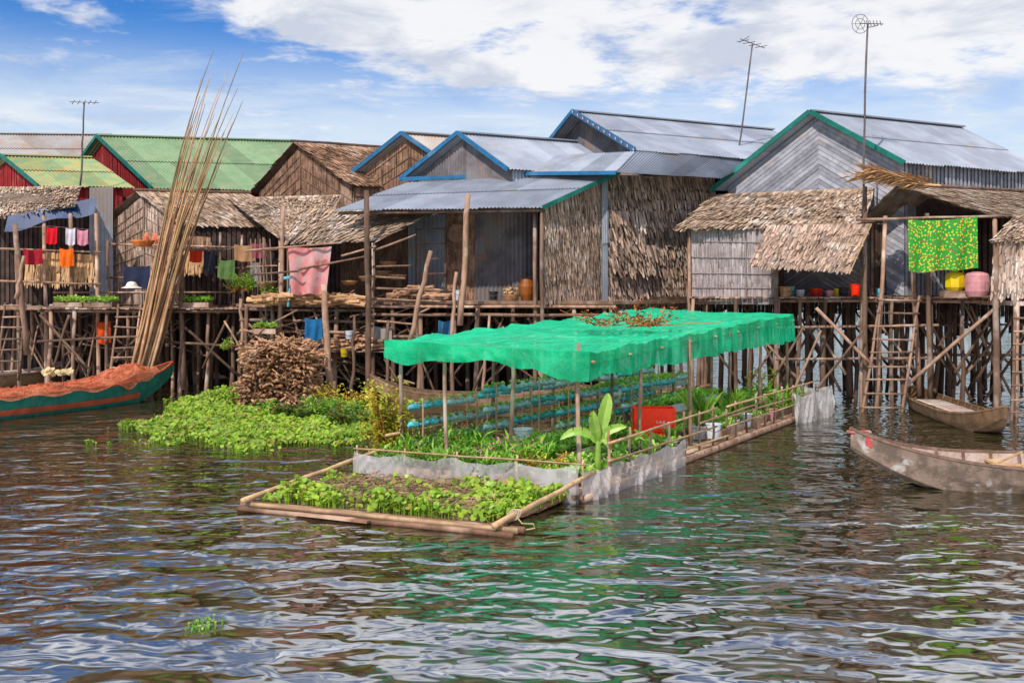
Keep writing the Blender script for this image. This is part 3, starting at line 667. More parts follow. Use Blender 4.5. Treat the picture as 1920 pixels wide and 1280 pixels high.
# ================================================================== BOATS
def boat(label,stern,bow,wid,dep,sb,ss,mo,mi,rimm,seats=3,name='wooden_boat',draft=.15,ex=(2.6,.75),rib=.022,seatm=None):
    s=V(stern);e=V(bow); ax=(e-s); Ln=ax.length; ax.normalize(); ay=UP.cross(ax); c=(s+e)/2
    th=thing(name,label,'boat',(c.x,c.y,-draft),'wooden boats')
    N=28
    def hw(t): return wid/2*max(.03,(1-abs(t)**ex[0]))**ex[1]
    def gz(t): return dep-draft+ (sb*max(0,t)**3.2 if t>0 else ss*(-t)**3)
    def kz(t): return -draft+ ((sb*.85+dep*.55)*max(0,t-.55)**1.6/.45**1.6 if t>.55 else ((ss*.7+dep*.5)*max(0,-t-.7)**1.6/.3**1.6 if t<-.7 else 0))
    def sec(t,off):
        w_=max(.015,hw(t)-off); g=gz(t); k=kz(t)+off; k=min(k,g-.03)
        prof=[(-1,1),(-.93,.55),(-.70,.12),(-.4,0),(0,-.02),(.4,0),(.70,.12),(.93,.55),(1,1)]
        return [c+ax*(t*Ln/2)+ay*(a*w_)+UP*(k+(g-k)*b_) for a,b_ in prof]
    for nm,off,mt in (('hull',0,mo),('inner_hull',.045,mi)):
        m=M(); rows=[sec(-1+2*i/N,off) for i in range(N+1)]
        for r_ in rows: m.v.extend([tuple(p_) for p_ in r_])
        for i in range(N):
            for j in range(8):
                m.f.append([i*9+j,i*9+j+1,(i+1)*9+j+1,(i+1)*9+j]); m.c.append(.5+.4*math.sin(j*2.3))
        if off==0: 
            m.f.append(list(range(9))); m.c.append(.5); m.f.append([N*9+k for k in range(9)][::-1]); m.c.append(.5)
        part(th,nm,m,mt)
    for sg in (0,8):
        m=M(); m.poly([sec(-1+2*i/N,.02)[sg]+UP*.01 for i in range(N+1)],.035,5); part(th,'gunwale',m,rimm)
    for i in range(1,14):
        t=-.85+i*.13
        if t>.82: break
        m=M(); r_=sec(t,.06); m.poly([p_+UP*.02 for p_ in r_],rib,4); part(th,'rib',m,rimm)
    for i in range(seats):
        t=-.6+1.15*i/max(1,seats-1); r_=sec(t,.04); a=r_[1].lerp(r_[0],.5);b_=r_[7].lerp(r_[8],.5)
        m=M(); m.beam(a,b_,.26,.04); part(th,'thwart',m,seatm or mi)
    return th,sec,c,ax,ay,Ln
M_hull=mat('worn_brown_hull',(.19,.14,.11),(.10,.075,.058),(.32,.29,.26),c3t=(.58,.70),scale=5,sc3=2.2,r=.5,rough=.75,bump=.6)
M_hulli=mat('worn_plank_inside',(.40,.31,.26),(.28,.21,.17),(.46,.39,.34),scale=5,r=.6,rough=.85,bump=.5)
M_rib=mat('dark_rib_wood',(.17,.11,.085),(.11,.07,.05),(.26,.19,.15),scale=6,r=.5)
M_hullt=mat('green_painted_hull',(.018,.11,.08),(.012,.075,.055),(.10,.085,.06),c3t=(.55,.7),scale=3,sc3=2,r=.4,rough=.6)
M_rimo=solidmat('orange_red_rim',(.32,.08,.045),.6)
M_hullb=mat('brown_hull',(.14,.085,.05),(.08,.05,.03),(.20,.13,.09),scale=4,r=.4,rough=.7,bump=.4)
M_tip=mat('red_bow_paint',(.36,.05,.05),(.28,.10,.09),(.42,.36,.33),c3t=(.45,.6),scale=6,sc3=4,r=.3)
th,sec,c,ax,ay,Ln=boat('weathered brown boat with red-tipped upturned bow',(14.2,17.2,0),(5.95,17.5,0),2.1,.56,.56,.3,M_hull,M_hulli,M_rib,6,ex=(2.2,1.05),rib=.03,seatm=M_bamb)
m=M()
for i in range(4):
    a=sec(.92+i*.02,-.006);b_=sec(.92+(i+1)*.02,-.006)
    for j in (0,7): m.quad(a[j],a[j+1],b_[j+1],b_[j])
m.box(V((sec(.965,0)[0]+sec(.965,0)[8])/2),.4,.12,.035,ax); part(th,'bow_cap',m,M_tip)
m=M(); m.beam(V((8.4,17.6,.33)),V((9.9,17.1,.39)),.06,.03); solo('oar','pale wooden oar resting inside the boat','oar',m,M_bamb)
m=M(); m.beam(V((8.55,17.7,.3)),V((8.85,17.3,.6)),.08,.03); solo('wood_scrap','short board leaning inside the boat','board',m,M_bamb)
th,sec,c,ax,ay,Ln=boat('small dark brown dugout boat moored by the ladder',(12.1,30.2,0),(11.35,22.9,0),1.35,.46,.42,.2,M_hullb,M_hullb,M_hullb,4)
m=M()
for k in range(5): m.beam(c+ay*(-.3+k*.14)-ax*2.0+UP*.28,c+ay*(-.28+k*.14)+ax*1.2+UP*.28,.11,.025)
part(th,'floor_boards',m,M_hulli)
th,sec,c,ax,ay,Ln=boat('long green boat with orange-red rim carrying nets',(-15.2,24.0,0),(-11.0,32.2,0),1.5,.74,.5,.2,M_hullt,M_hullb,M_rimo,2)
for j in (6,1):
    m=M()
    for i in range(26):
        t0=-.95+i*.06;t1=t0+.06
        a=sec(t0,-.012);b_=sec(t1,-.012)
        m.quad(a[j],a[j].lerp(a[j+1],.5),b_[j].lerp(b_[j+1],.5),b_[j])
    part(th,'painted_stripe',m,M_rimo)
m=M(); NX,NYY=90,24
def netp(i,j):
    t=-.75+1.56*i/NX; a=sec(min(t,.99),0); u=j/NYY; L_=a[0];R_=a[8]; p_=L_.lerp(R_,-.03+1.06*u)
    hmp=.06+.32*math.exp(-((t-.60)/.16)**2)+.10*NZ.noise(V((t*6,u*3,0)))+.08*NZ.noise(V((t*17,u*5,4)))+.05*NZ.noise(V((t*45,u*12,4)))
    return p_+UP*(max(.02,hmp)*math.sin(math.pi*min(1,max(0,u)))**.5+.04-(.10+.30*NZ.noise(V((t*7,1,1))) if u in (0,1) else 0))
for i in range(NX):
    for j in range(NYY): m.quad(netp(i,j),netp(i+1,j),netp(i+1,j+1),netp(i,j+1))
for k in range(900):
    i=int(ru(0,NX-6)); j=int(ru(1,NYY-2)); i2=i+int(ru(1,6)); j2=max(0,min(NYY,j+int(ru(-4,5))))
    m.poly([netp(i,j)+UP*.01,(netp(i,j)+netp(i2,j2))/2+UP*ru(.02,.08),netp(i2,j2)+UP*.01],.007,3)
solo('fishing_net','orange fishing net draped along the green boat','net',m,M_onet,smooth=False)
m=M()
for i in range(26): m.rleaf(W(ru(82,136),ru(692,702),27.6+ru(-.2,.2)),V((ru(-1,1),-1,1)),.10)
solo('cloth_bundle','cream cloth crumpled on the orange net','cloth',m,clothm('cream_cloth',(.5,.40,.24)))
boat('old grey boat tied under the corner hut',(-20.5,33.6,0),(-16.2,37.4,0),1.2,.6,.6,.3,M_hullb,M_hulli,M_hulli,2)
boat('dark narrow boat moored below the porch deck',(1.8,29.6,0),(-4.3,30.2,0),1.0,.45,.55,.2,M_hullb,M_hullb,M_hullb,3)
boat('dark narrow boat partly hidden behind the garden',(6.2,31.0,0),(1.6,31.3,0),1.0,.42,.4,.2,M_hullb,M_hullb,M_hullb,2)

# ================================================================== FLOATING GARDEN
FR=V((-.19,13.95,0)); S=V((.534,.846,0)); T=V((-.933,.359,0))
def R(s,t,z=0.): return FR+S*s+T*t+UP*z
th=thing('garden_raft','floating bamboo raft carrying a vegetable garden','raft',tuple(R(8,2.1,0)))
m=M()
for i in range(34):
    s_=2.5+i*.4; m.beam(R(s_,-.05,.1),R(s_,4.35,.1),.36,.06)
part(th,'deck',m,M_wood)
def rp(name,a,b_,r,mt=M_bamb,label=None,jit=.015):
    return tpart(th,name,R(*a),R(*b_),r,r*.85,mt,jit=jit,segs=8,label=label)
rp('frame_pole',(-.02,-.3,.07),(.05,4.35,.08),.045,M_bamb); rp('frame_pole',(.16,-.3,.04),(.2,4.3,.05),.055,M_woodw); rp('frame_pole',(-.14,-.3,.03),(-.08,4.3,.03),.045,M_woodw)
rp('frame_pole',(-.2,-.05,.15),(2.9,.0,.42),.045); rp('frame_pole',(-.1,4.2,.16),(3.8,4.4,.48),.045)
rp('frame_pole',(0,.25,.03),(2.6,.2,.08),.05,M_woodw)
for t in (0.,.25,4.1,4.35): rp('frame_pole',(2.4,t,.06),(16.3,t,.08),.09,M_wood)
m=M(); m.beam(R(-.22,1.9,.05),R(-.14,3.2,.05),.10,.03); part(th,'edge_board',m,M_woodw,'wet split edge board')
m=M(); cc=R(.35,-.05,.2)
for k in range(3):
    pts=[cc+V((math.cos(a/8*2*math.pi)*.075+k*.03-.05,math.sin(a/8*2*math.pi)*.04,math.sin(a/8*2*math.pi+.6)*.075)) for a in range(9)]
    m.poly(pts,.012,5)
m.poly([cc,cc+V((.1,-.1,-.1)),cc+V((.26,-.12,-.10)),cc+V((.28,-.16,-.15)),cc+V((.12,-.16,-.18))],.010,5)
part(th,'lashing_rope',m,M_rope)
def curtain(pts,h,nm,seed,zb=.0):
    m=M(); path=[]
    n=len(pts)-1
    for i in range(n):
        for k in range(20): path.append((V(pts[i]).lerp(V(pts[i+1]),k/20),i+k/20))
    path.append((V(pts[-1]),n))
    rows=10
    def cpt(i,j):
        p_,u=path[i]; t=j/rows
        hh_=h*(1-.14*abs(math.sin(u*math.pi*1.0))+.06*NZ.noise(V((u*3,0,seed)))) 
        o=NZ.noise(V((u*2.5,t*.8,seed)))*.14+NZ.noise(V((u*7+t*2,t*.6,seed)))*.09+NZ.noise(V((u*16-t*3,t,seed)))*.03
        return p_+UP*(zb+hh_*(1-t))+V((o*.5,-abs(o)-.10*t,0))
    for i in range(len(path)-1):
        for j in range(rows): m.quad(cpt(i,j),cpt(i+1,j),cpt(i+1,j+1),cpt(i,j+1),.5)
    part(th,nm,m,M_plastic,'cloudy sagging plastic sheet',smooth=True)
curtain([R(2.55,4.25),R(2.5,3.3),R(2.5,2.3),R(2.5,1.2),R(2.5,.05)],.58,'plastic_curtain',1)
curtain([R(2.5,.0),R(3.6,-.06),R(4.6,-.06),R(5.7,-.08),R(6.6,-.06)],.50,'plastic_curtain',2)
curtain([R(2.55,4.25),R(5,4.35),R(7,4.35)],.45,'plastic_curtain',5)
curtain([R(13.6,-.10),R(14.6,-.35),R(15.6,-.45),R(16.4,-.35),R(16.5,.6)],.78,'plastic_curtain',3)
for t in (0.05,1.2,2.3,3.3,4.25): rp('stake',(2.6,t,0),(2.62,t,.66),.022)
rp('rail',(2.6,-.05,.58),(2.6,4.3,.6),.018)
for s_ in (3.5,4.3,5.2,6.0,6.8,7.6,8.4,9.2,9.8,10.5,11.2,11.8,12.5,13.2,14.1,15.0,16.2): rp('rail_post',(s_,.03,0),(s_+ru(-.07,.07),.03,ru(.8,1.05)),.028,M_wood)
for (a,b_,z) in ((3.4,8.5,.82),(3.4,8.5,.52),(9.1,16.3,.88),(9.1,16.3,.66),(9.1,16.3,.45),(4.2,9.5,.3),(7.5,12.0,.7)): rp('rail',(a,.0,z),(b_,.0,z+ru(-.06,.1)),.024)
for s_ in (4,6,8,10,12,14,16): rp('rail_post',(s_,4.3,0),(s_,4.3,.8),.035,M_wood)
rp('rail',(3.5,4.3,.72),(16,4.3,.75),.028)
# canopy
th=thing('shade_canopy','emerald green shade net on a bamboo frame','canopy',tuple(R(9.5,2.5,.1)))
def zc_(s_,t): return 2.34+(s_-3.7)/11.8*.42+.035*t
S0,S1,T0,T1=3.65,15.6,.45,4.45
NS,NT=160,60
def topp(i,j):
    s_=S0+(S1-S0)*i/NS; t=T0+(T1-T0)*j/NT
    z=zc_(s_,t)
    ph=(s_-S0)/1.5; sag=abs(math.sin(ph*math.pi)); z-=.06*sag+.04*math.sin(math.pi*(j/NT))
    z+=.03*NZ.noise(V((s_*1.1,t*1.3,0)))+.03*NZ.noise(V((s_*5,t*1.2,3)))+.02*NZ.noise(V((s_*11,t*2.5,7)))
    return R(s_,t,z)
m=M()
m.v=[tuple(topp(i,j)) for i in range(NS+1) for j in range(NT+1)]
for i in range(NS):
    for j in range(NT):
        a=i*(NT+1)+j; m.f.append([a,a+1,a+NT+2,a+NT+1]); m.c.append(.5)
part(th,'roof_net',m,M_net,smooth=True)
def val(fn,n,dep,seed,nm='side_net'):
    m=M(); rows=10
    for i in range(n+1):
        for j in range(rows+1):
            p_,nrm,u=fn(i/n); t=j/rows
            dd=dep(u)
            o=(NZ.noise(V((u*2.2,t*.7,seed)))*.12+NZ.noise(V((u*6+t,t*.6,seed)))*.10+NZ.noise(V((u*15+t*2,t,seed)))*.04)*t
            m.v.append(tuple(p_+nrm*(o+.03*t)-UP*dd*t*(1+.02*math.sin(u*9))))
    for i in range(n):
        for j in range(rows):
            a=i*(rows+1)+j; m.f.append([a,a+1,a+rows+2,a+rows+1]); m.c.append(.5)
    part(th,nm,m,M_netside,smooth=True)
def fr_(u):
    j=u*NT; j0=int(min(NT-1,j)); p_=topp(0,j0).lerp(topp(0,j0+1),j-j0); return p_,-S,u*4.2
def rt_(u):
    i=u*NS; i0=int(min(NS-1,i)); p_=topp(i0,0).lerp(topp(i0+1,0),i-i0); return p_,-T,u*12
def lf_(u):
    i=u*NS; i0=int(min(NS-1,i)); p_=topp(i0,NT).lerp(topp(i0+1,NT),i-i0); return p_,T,u*12
val(rt_,220,lambda u:.50+.020*u+.05*NZ.noise(V((u*.9,0,9)))-.08*abs(math.sin(u/1.5*math.pi)),1)
val(fr_,90,lambda u:.32+.12*NZ.noise(V((u*1.2,0,5)))+(.20*max(0,1-u/1.0))+.05*math.sin(u*2.2),2)
val(lf_,100,lambda u:.25+.05*NZ.noise(V((u*.9,0,4))),6)
for s_,t in ((3.85,.75),(5.8,.5),(8.2,.45),(10.6,.45),(12.9,.5),(15.1,.5),(3.9,4.25),(4.0,3.4),(5.4,2.9),(7,4.25),(9.6,4.25),(12.3,4.25),(15.0,4.25),(9.0,2.5),(12.2,2.4),(15.1,2.5)):
    tpart(th,'post',R(s_,t,-.2),R(s_+ru(-.06,.06),t,zc_(s_,t)-.13+(.25 if (s_,t)==(3.85,.75) else 0)),.045,.035,M_wood,jit=.02)
for k in range(9):
    s_=3.75+k*1.47; tpart(th,'rafter',R(s_,.4,zc_(s_,.4)-.19),R(s_,4.5,zc_(s_,4.5)-.19),.025,None,M_bamb,jit=.005)
for t in (.5,2.5,4.3): tpart(th,'purlin',R(3.7,t,zc_(3.7,t)-.23),R(15.5,t,zc_(15.5,t)-.23),.025,None,M_bamb,jit=.005)
m=M()
cen=R(8.2,1.8,zc_(8.2,1.8)+.06)
for i in range(30):
    a=cen+V((ru(-.9,.6),ru(-.5,.5),ru(0,.06))); dr=V((ru(-1,1),ru(-.6,.6),ru(.05,.35))); L_=ru(.4,.9)
    e=a+dr.normalized()*L_; m.tube(a,e,.012,.005,5,.04,4)
    for k in range(14): m.leaf(a.lerp(e,rnd())+V((ru(-.08,.08),ru(-.08,.08),ru(0,.1))),V((ru(-1,1),ru(-1,1),ru(-.2,.8))),ru(.07,.14),.05)
m.tube(cen,cen+V((1.9,-.7,.12)),.018,.006,5,.03,5)
solo('dead_branch','dry brown twigs thrown on the green net','branch',m,M_dry)
for t,zs,s0,s1 in ((4.05,(.5,.85,1.2),3.8,10.2),(3.55,(.65,1.0,1.4),5.5,11.5),(2.9,(.5,.8,1.1,1.4),7.2,12.5),(2.4,(.75,1.15),9.2,13.5)):
    for s_ in (s0+.3,s0*.67+s1*.33,s0*.33+s1*.67,s1-.3):
        for dt in (-.10,.10):
            mm=M(); mm.tube(R(s_,t+dt,.1),R(s_,t+dt,max(zs)+.12),.018,n=6,jit=.01); solo('rack_stake','thin stake holding the planting pipes','stake',mm,M_bamb,'stakes of the pipe racks')
    for z in zs:
        s_=s0
        while s_<s1-.4:
            ln=ru(.75,1.15); teal=rnd()<.6; dz=ru(-.03,.03)
            tp=thing('planting_pipe','teal bottle pipe planted with small greens' if teal else 'pale grey bottle pipe planted with small greens','planter',tuple(R(s_+ln/2,t,z)),'rows of planted pipes')
            m=M(); nb=13; m.poly([R(s_+ln*q_/(nb-1),t,z+dz+.01*math.sin(q_)) for q_ in range(nb)],[.068 if q_%4 else .026 for q_ in range(nb)],8); part(tp,'pipe',m,M_teal if teal else M_pipeg,smooth=False)
            for q_ in range(3):
                m=M(); m.lathe(R(s_+ln*(q_+.5)/3,t,z+dz+.03),[(.03,0),(.045,.06),(.05,.065),(.04,.06)],8); part(tp,'cup',m,M_white)
            m=M()
            for q_ in range(4):
                c0=R(s_+ln*(q_+.5)/4,t,z+.06)
                for g_ in range(9): m.leaf(c0,V((ru(-1,1),ru(-1,1),ru(.4,1.4))),ru(.08,.16),ru(.04,.09))
            part(tp,'seedlings',m,M_let)
            s_+=ln+.08; 
def bed(s0,s1,t0,t1,z,label,mt,dens,hmin,hmax,lw,box=M_wood,raised=False):
    c=R((s0+s1)/2,(t0+t1)/2,z); tp=thing('planting_bed',label,'planter',tuple(c),'garden planting beds')
    m=M(); 
    for a,b_ in (((s0,t0),(s1,t0)),((s1,t0),(s1,t1)),((s1,t1),(s0,t1)),((s0,t1),(s0,t0))): m.beam(R(*a,z+.08),R(*b_,z+.08),.04,.18)
    part(tp,'frame',m,box)
    m=M(); m.quad(R(s0,t0,z+.13),R(s1,t0,z+.13),R(s1,t1,z+.13),R(s0,t1,z+.13)); part(tp,'soil',m,M_soil)
    m=M(); n=int(dens*(s1-s0)*(t1-t0))
    for i in range(n):
        p_=R(ru(s0,s1),ru(t0,t1),z+.13); hh_=ru(hmin,hmax)*(1+.5*NZ.noise(p_*2))
        for g_ in range(7): m.leaf(p_+UP*ru(0,hh_*.6),V((ru(-1,1),ru(-1,1),ru(.3,1.6))),hh_*ru(.6,1.),lw*ru(.6,1.2))
    part(tp,'greens',m,mt)
    if raised:
        for a in ((s0,t0),(s1,t0),(s1,t1),(s0,t1)): mm=M(); mm.tube(R(*a,.1),R(*a,z+.02),.035); part(tp,'leg',mm,M_wood)
bed(2.8,4.9,1.6,3.65,.12,'bed of mixed green herbs with small leaves',M_leaf,70,.15,.45,.06)
bed(3.0,5.2,.25,1.3,.12,'low bed of bright green lettuce',M_let,60,.1,.22,.09)
bed(5.3,7.6,.3,1.2,.12,'bed of pale green cabbages in rows',M_let,60,.12,.25,.10)
bed(5.2,8.0,1.7,2.7,.12,'bed of leafy green vegetables',M_let,50,.12,.35,.09)
bed(9.6,12.6,.3,1.5,.12,'bed of broad green vegetables by the rail',M_let,50,.15,.38,.09)
bed(12.8,16.0,.3,1.6,.12,'bed of bushy green vegetables by the rail',M_leaf,50,.25,.55,.10)
bed(9.6,13.4,1.7,2.2,.55,'raised tray of bright salad greens',M_let,60,.1,.25,.09,M_white,True)
bed(10.8,14.6,3.0,3.9,.85,'raised white tray of seedlings under the net',M_let,60,.1,.25,.09,M_white,True)
bed(8.8,9.5,1.0,2.2,.12,'bed of young seedlings beside a crate',M_let,60,.08,.2,.08)
bed(3.0,6.2,3.72,4.2,.12,'narrow bed of herbs along the raft edge',M_leaf,70,.2,.55,.05)
m=M()
for i in range(9): m.beam(R(5.3+i*.3,2.85,.18),R(5.4+i*.3,3.4,.18),.2,.03)
solo('pale_boards','pale boards laid as a walkway between beds','boards',m,M_bamb)
m=M()
for i in range(120):
    p_=R(ru(3.2,4.6),ru(1.7,2.5),.2); m.leaf(p_+UP*ru(.25,.5),V((ru(-1,1),ru(-1,1),ru(-.2,1))),.07,.05)
solo('pink_flowers','small pink flowers among the herbs','flowers',m,M_pink_fl,kind='stuff')
th=thing('banana_plant','young banana plant with broad upright green leaf','plant',tuple(R(3.75,.35,.2)))
b0=R(3.75,.35,.15); m=M(); m.poly([b0,b0+V((0,0,.3)),b0+V((.01,0,.6)),b0+V((.03,0,.85))],[.06,.055,.045,.03],8); part(th,'stem',m,M_let,smooth=True)
def bigleaf(base,pts,wd):
    m=M(); P=[base+V(p_) for p_ in pts]; 
    Q=[]
    for i in range(len(P)-1):
        for k in range(3): Q.append(P[i].lerp(P[i+1],k/3))
    Q.append(P[-1]); P=Q; n=len(P)
    for i in range(n-1):
        def ww(k): t=k/(n-1); return wd*max(.04,math.sin(math.pi*min(1,t*.92+.08))**.7)
        d=(P[i+1]-P[i]).normalized(); sd=d.cross(V((0,-1,.25))).normalized()
        up_=V((0,-.25,.12))
        for sg in (-1,1):
            jj=ru(.93,1.03)
            m.quad(P[i],P[i+1],P[i+1]+sd*sg*ww(i+1)*jj+up_*ww(i+1),P[i]+sd*sg*ww(i)*jj+up_*ww(i),.55+.25*sg+ru(-.1,.1))
    part(th,'leaf',m,M_let,smooth=False)
bigleaf(b0,[(.02,0,.7),(.06,0,.85),(.09,0,1.0),(.12,0,1.14),(.15,0,1.28),(.17,0,1.40),(.18,0,1.48)],.115)
bigleaf(b0,[(0,0,.6),(-.12,-.02,.75),(-.28,-.04,.82),(-.42,-.05,.82),(-.55,-.05,.76),(-.66,-.06,.68)],.075)
bigleaf(b0,[(0,0,.6),(.12,-.02,.78),(.24,-.04,.86),(.38,-.05,.90),(.5,-.05,.9)],.075)
bigleaf(b0,[(0,0,.62),(-.03,-.08,.8),(-.08,-.12,.98),(-.1,-.15,1.1),(-.09,-.18,1.2)],.09)
bigleaf(b0,[(0,0,.6),(.06,-.1,.7),(.10,-.2,.72),(.16,-.3,.64),(.2,-.36,.5)],.07)
def pot(s_,t,z,r,h,pm,label,kind,lh,n,lm):
    b0=R(s_,t,z); th=thing('potted_plant',label,'plant',tuple(b0)); m=M()
    m.lathe(b0,[(0,0),(r*.75,0),(r,h),(r*1.06,h),(r*1.06,h-.03),(r*.9,h-.05),(0,h-.05)],14); part(th,'pot',m,pm,smooth=False)
    m=M()
    for i in range(n):
        if kind=='grass':
            a=ru(0,6.28); d=V((math.cos(a)*ru(.1,.45),math.sin(a)*ru(.1,.45),1)); p_=b0+UP*h+V((ru(-r,r)*.5,ru(-r,r)*.5,0)); L_=lh*ru(.6,1.1)
            e1=p_+d*L_*.6; e2=e1+(d*.6+V((d.x*.8,d.y*.8,-.1)))*L_*.5; w_=V((math.sin(a),math.cos(a),0))*.018
            m.add([p_-w_,p_+w_,e1+w_,e2,e1-w_],[(0,1,2,3,4)])
        else:
            a=V((ru(-1,1),ru(-1,1),ru(-1,1))); 
            if a.length>1: continue
            m.leaf(b0+UP*(h+lh*.5)+a*lh*.5,V((ru(-1,1),ru(-1,1),ru(-.3,1))),ru(.1,.2),ru(.04,.08))
    part(th,'foliage',m,lm); return th
pot(9.1,.6,.15,.2,.3,M_white,'tall grass in a white bucket','grass',.9,110,M_leaf)
pot(7.3,.5,.15,.15,.22,M_white,'short grass in a pale pot','grass',.3,60,M_leaf)
pot(10.6,.4,.15,.17,.28,M_white,'spiky grass in a white sack pot','grass',.85,100,M_leaf)
pot(14.3,.9,.35,.22,.3,M_black,'yellow and red leaved bush in dark pot','bush',.8,260,M_leafy)
pot(12.4,.6,.15,.2,.3,M_black,'dark green bush in a black pot','bush',.6,160,M_leaf)
pot(13.2,.35,.15,.2,.3,M_pinkp,'green herb bush in a pink pot','bush',.5,140,M_let)
pot(5.6,.5,.15,.16,.25,M_black,'low green herb in a black pot','bush',.4,120,M_let)
pot(6.6,1.4,.15,.16,.25,M_orange,'leafy green plant in an orange pot','bush',.5,140,M_leaf)
def bucket(c,r,h,mt,label,nm='bucket',cat='bucket',handle=True):
    th=thing(nm,label,cat,tuple(c)); m=M(); c=V(c)
    m.lathe(c,[(0,0),(r*.8,0),(r,h),(r*1.05,h),(r*1.05,h+.02),(r*.94,h+.02),(r*.76,.03),(0,.03)],16); part(th,'body',m,mt)
    if handle:
        m=M(); m.poly([c+V((math.cos(a)*r*1.03,-math.sin(a)*r*.9,h-.02-math.sin(a)*.12)) for a in [i*math.pi/8 for i in range(9)]],.008,4); part(th,'handle',m,M_ant)
bucket(R(6.3,3.15,.2),.2,.36,M_white,'white plastic bucket on the raft deck')
bucket(R(9.0,.25,.2),.17,.3,M_white,'white plastic bucket beside the rail')
bucket(R(11.2,.3,.2),.16,.28,M_white,'small white tub near the rail')
cc=R(8.0,1.15,.34); th=thing('plastic_crate','orange-red plastic drinks crate with white lettering','crate',tuple(cc))
axc=V((.97,-.05,0)).normalized(); ayc=UP.cross(axc); m=M()
wx,wy,hz=.82,.5,.6
for k in range(5):
    z=.03+k*.125
    for sg in (-1,1):
        m.beam(cc+ayc*sg*wy/2-axc*wx/2+UP*z,cc+ayc*sg*wy/2+axc*wx/2+UP*z,.03,.105 if k!=4 else .12)
        m.beam(cc+axc*sg*wx/2-ayc*wy/2+UP*z,cc+axc*sg*wx/2+ayc*wy/2+UP*z,.03,.105 if k!=4 else .12)
for i in (-1,1):
    for j in (-1,1): m.beam(cc+axc*i*wx/2+ayc*j*wy/2,cc+axc*i*wx/2+ayc*j*wy/2+UP*hz,.05,.05,up=axc)
m.beam(cc+axc*-wx/2+UP*.04,cc+axc*wx/2+UP*.04,wy,.03,); m.beam(cc-ayc*(wy/2+.012)-axc*.36+UP*.30,cc-ayc*(wy/2+.012)+axc*.36+UP*.30,.02,.38)
part(th,'body',m,M_redp)
def text(th,s_,pos,xa,size,mt,nm='lettering'):
    cu=bpy.data.curves.new('t','FONT'); cu.body=s_; cu.size=size; cu.align_x='CENTER'; cu.extrude=.002
    o=bpy.data.objects.new('t',cu); scene.collection.objects.link(o)
    bpy.context.view_layer.update()
    me=bpy.data.meshes.new_from_object(o.evaluated_get(bpy.context.evaluated_depsgraph_get()))
    bpy.data.objects.remove(o); mm=M()
    for p_ in me.polygons: mm.add([V(pos)+xa*me.vertices[v_].co.x+UP*me.vertices[v_].co.y-UP.cross(xa)*me.vertices[v_].co.z for v_ in p_.vertices],[tuple(range(len(p_.vertices)))],.5)
    part(th,nm,mm,mt)
text(th,'S.A.B',cc-ayc*(wy/2+.03)+UP*.28+axc*.12,axc,.09,M_white); text(th,'AB-PHO.',cc-ayc*(wy/2+.03)+UP*.18+axc*.12,axc,.075,M_white)
def shrub(name,label,c,r,n,ls,mt,stems=10,cat='shrub'):
    c=V(c); th=thing(name,label,cat,tuple(c)); m=M(); 
    ends=[]
    for i in range(stems):
        e=c+V((ru(-1,1)*r[0],ru(-1,1)*r[1],ru(.3,1)*r[2]*1.6)); ends.append(e); m.tube(c+V((ru(-.2,.2)*r[0],0,0)),e,.015,.006,5,.05,4)
    part(th,'stems',m,M_dry); m=M()
    for i in range(n):
        e=random.choice(ends); t=ru(.35,1.05); p_=c.lerp(e,t)+V((ru(-1,1)*r[0],ru(-1,1)*r[1],ru(-1,1)*r[2]))*.22
        m.leaf(p_,V((ru(-1,1),ru(-1,1),ru(-.3,1))),ls*ru(.6,1.3),ls*ru(.35,.6))
    part(th,'foliage',m,mt)
shrub('yellow_shrub','yellow-green leafy shrub at the raft corner',R(4.2,4.75,0.1),(.6,.5,.9),2200,.12,M_leafy,24)
shrub('herb_bush','thin green and reddish herbs at the raft edge',R(4.4,3.9,.15),(.6,.4,.45),700,.09,M_leaf,16)
shrub('herb_bush','feathery green herbs growing by the curtain',R(3.2,3.0,.15),(.7,.4,.35),600,.08,M_leaf,16)
shrub('herb_bush','low yellowish herbs beside the banana plant',R(3.6,1.3,.15),(.5,.4,.3),500,.08,M_leafy,14)
def hyacinth(name,label,fn,n,zr,r0,r1,mt=M_hya,hf=None):
    m=M()
    for i in range(n):
        p_=fn(); 
        if p_ is None: continue
        if hf: hgt=hf(p_)*ru(.35,1)
        else: hgt=zr*ru(.3,1)*(.7+1.3*NZ.noise(p_*1.7)+.2)
        hgt=max(.02,hgt)
        q_=p_+UP*hgt; m.add([p_+V((-.006,0,0)),p_+V((.006,0,0)),q_+V((.004,0,0)),q_-V((.004,0,0))],[(0,1,2,3)],.3)
        m.rleaf(q_,V((ru(-1.1,1.1),ru(-1.3,.7),1)),ru(r0,r1))
    return solo(name,label,'water plants',m,mt,kind='stuff')
def f1():
    s_=ru(.2,2.4);t=ru(.15,4.15); 
    nz=NZ.noise(V((s_*1.3,t*1.3,2)))
    if s_>1.0 and 1.9<t<3.9 and rnd()<.88: return None
    if nz<-.12 and rnd()<.75: return None
    return R(s_,t,.08)
hyacinth('water_hyacinth','bright green water hyacinth filling the raft front',f1,4600,.22,.028,.065)
m=M(); 
n_=24
def sp_(i,j): s_=.25+2.2*i/n_; t=.15+3.95*j/n_; return R(s_,t,.05+.05*NZ.noise(V((s_*3,t*3,0))))
for i in range(n_):
    for j in range(n_):
        m.quad(sp_(i,j),sp_(i+1,j),sp_(i+1,j+1),sp_(i,j+1))
for i in range(2200):
    p_=R(ru(.5,2.4),ru(.8,4.0),ru(.08,.24)); m.tube(p_,p_+V((ru(-.3,.3),ru(-.2,.2),ru(-.03,.08))),.006,n=3,segs=1)
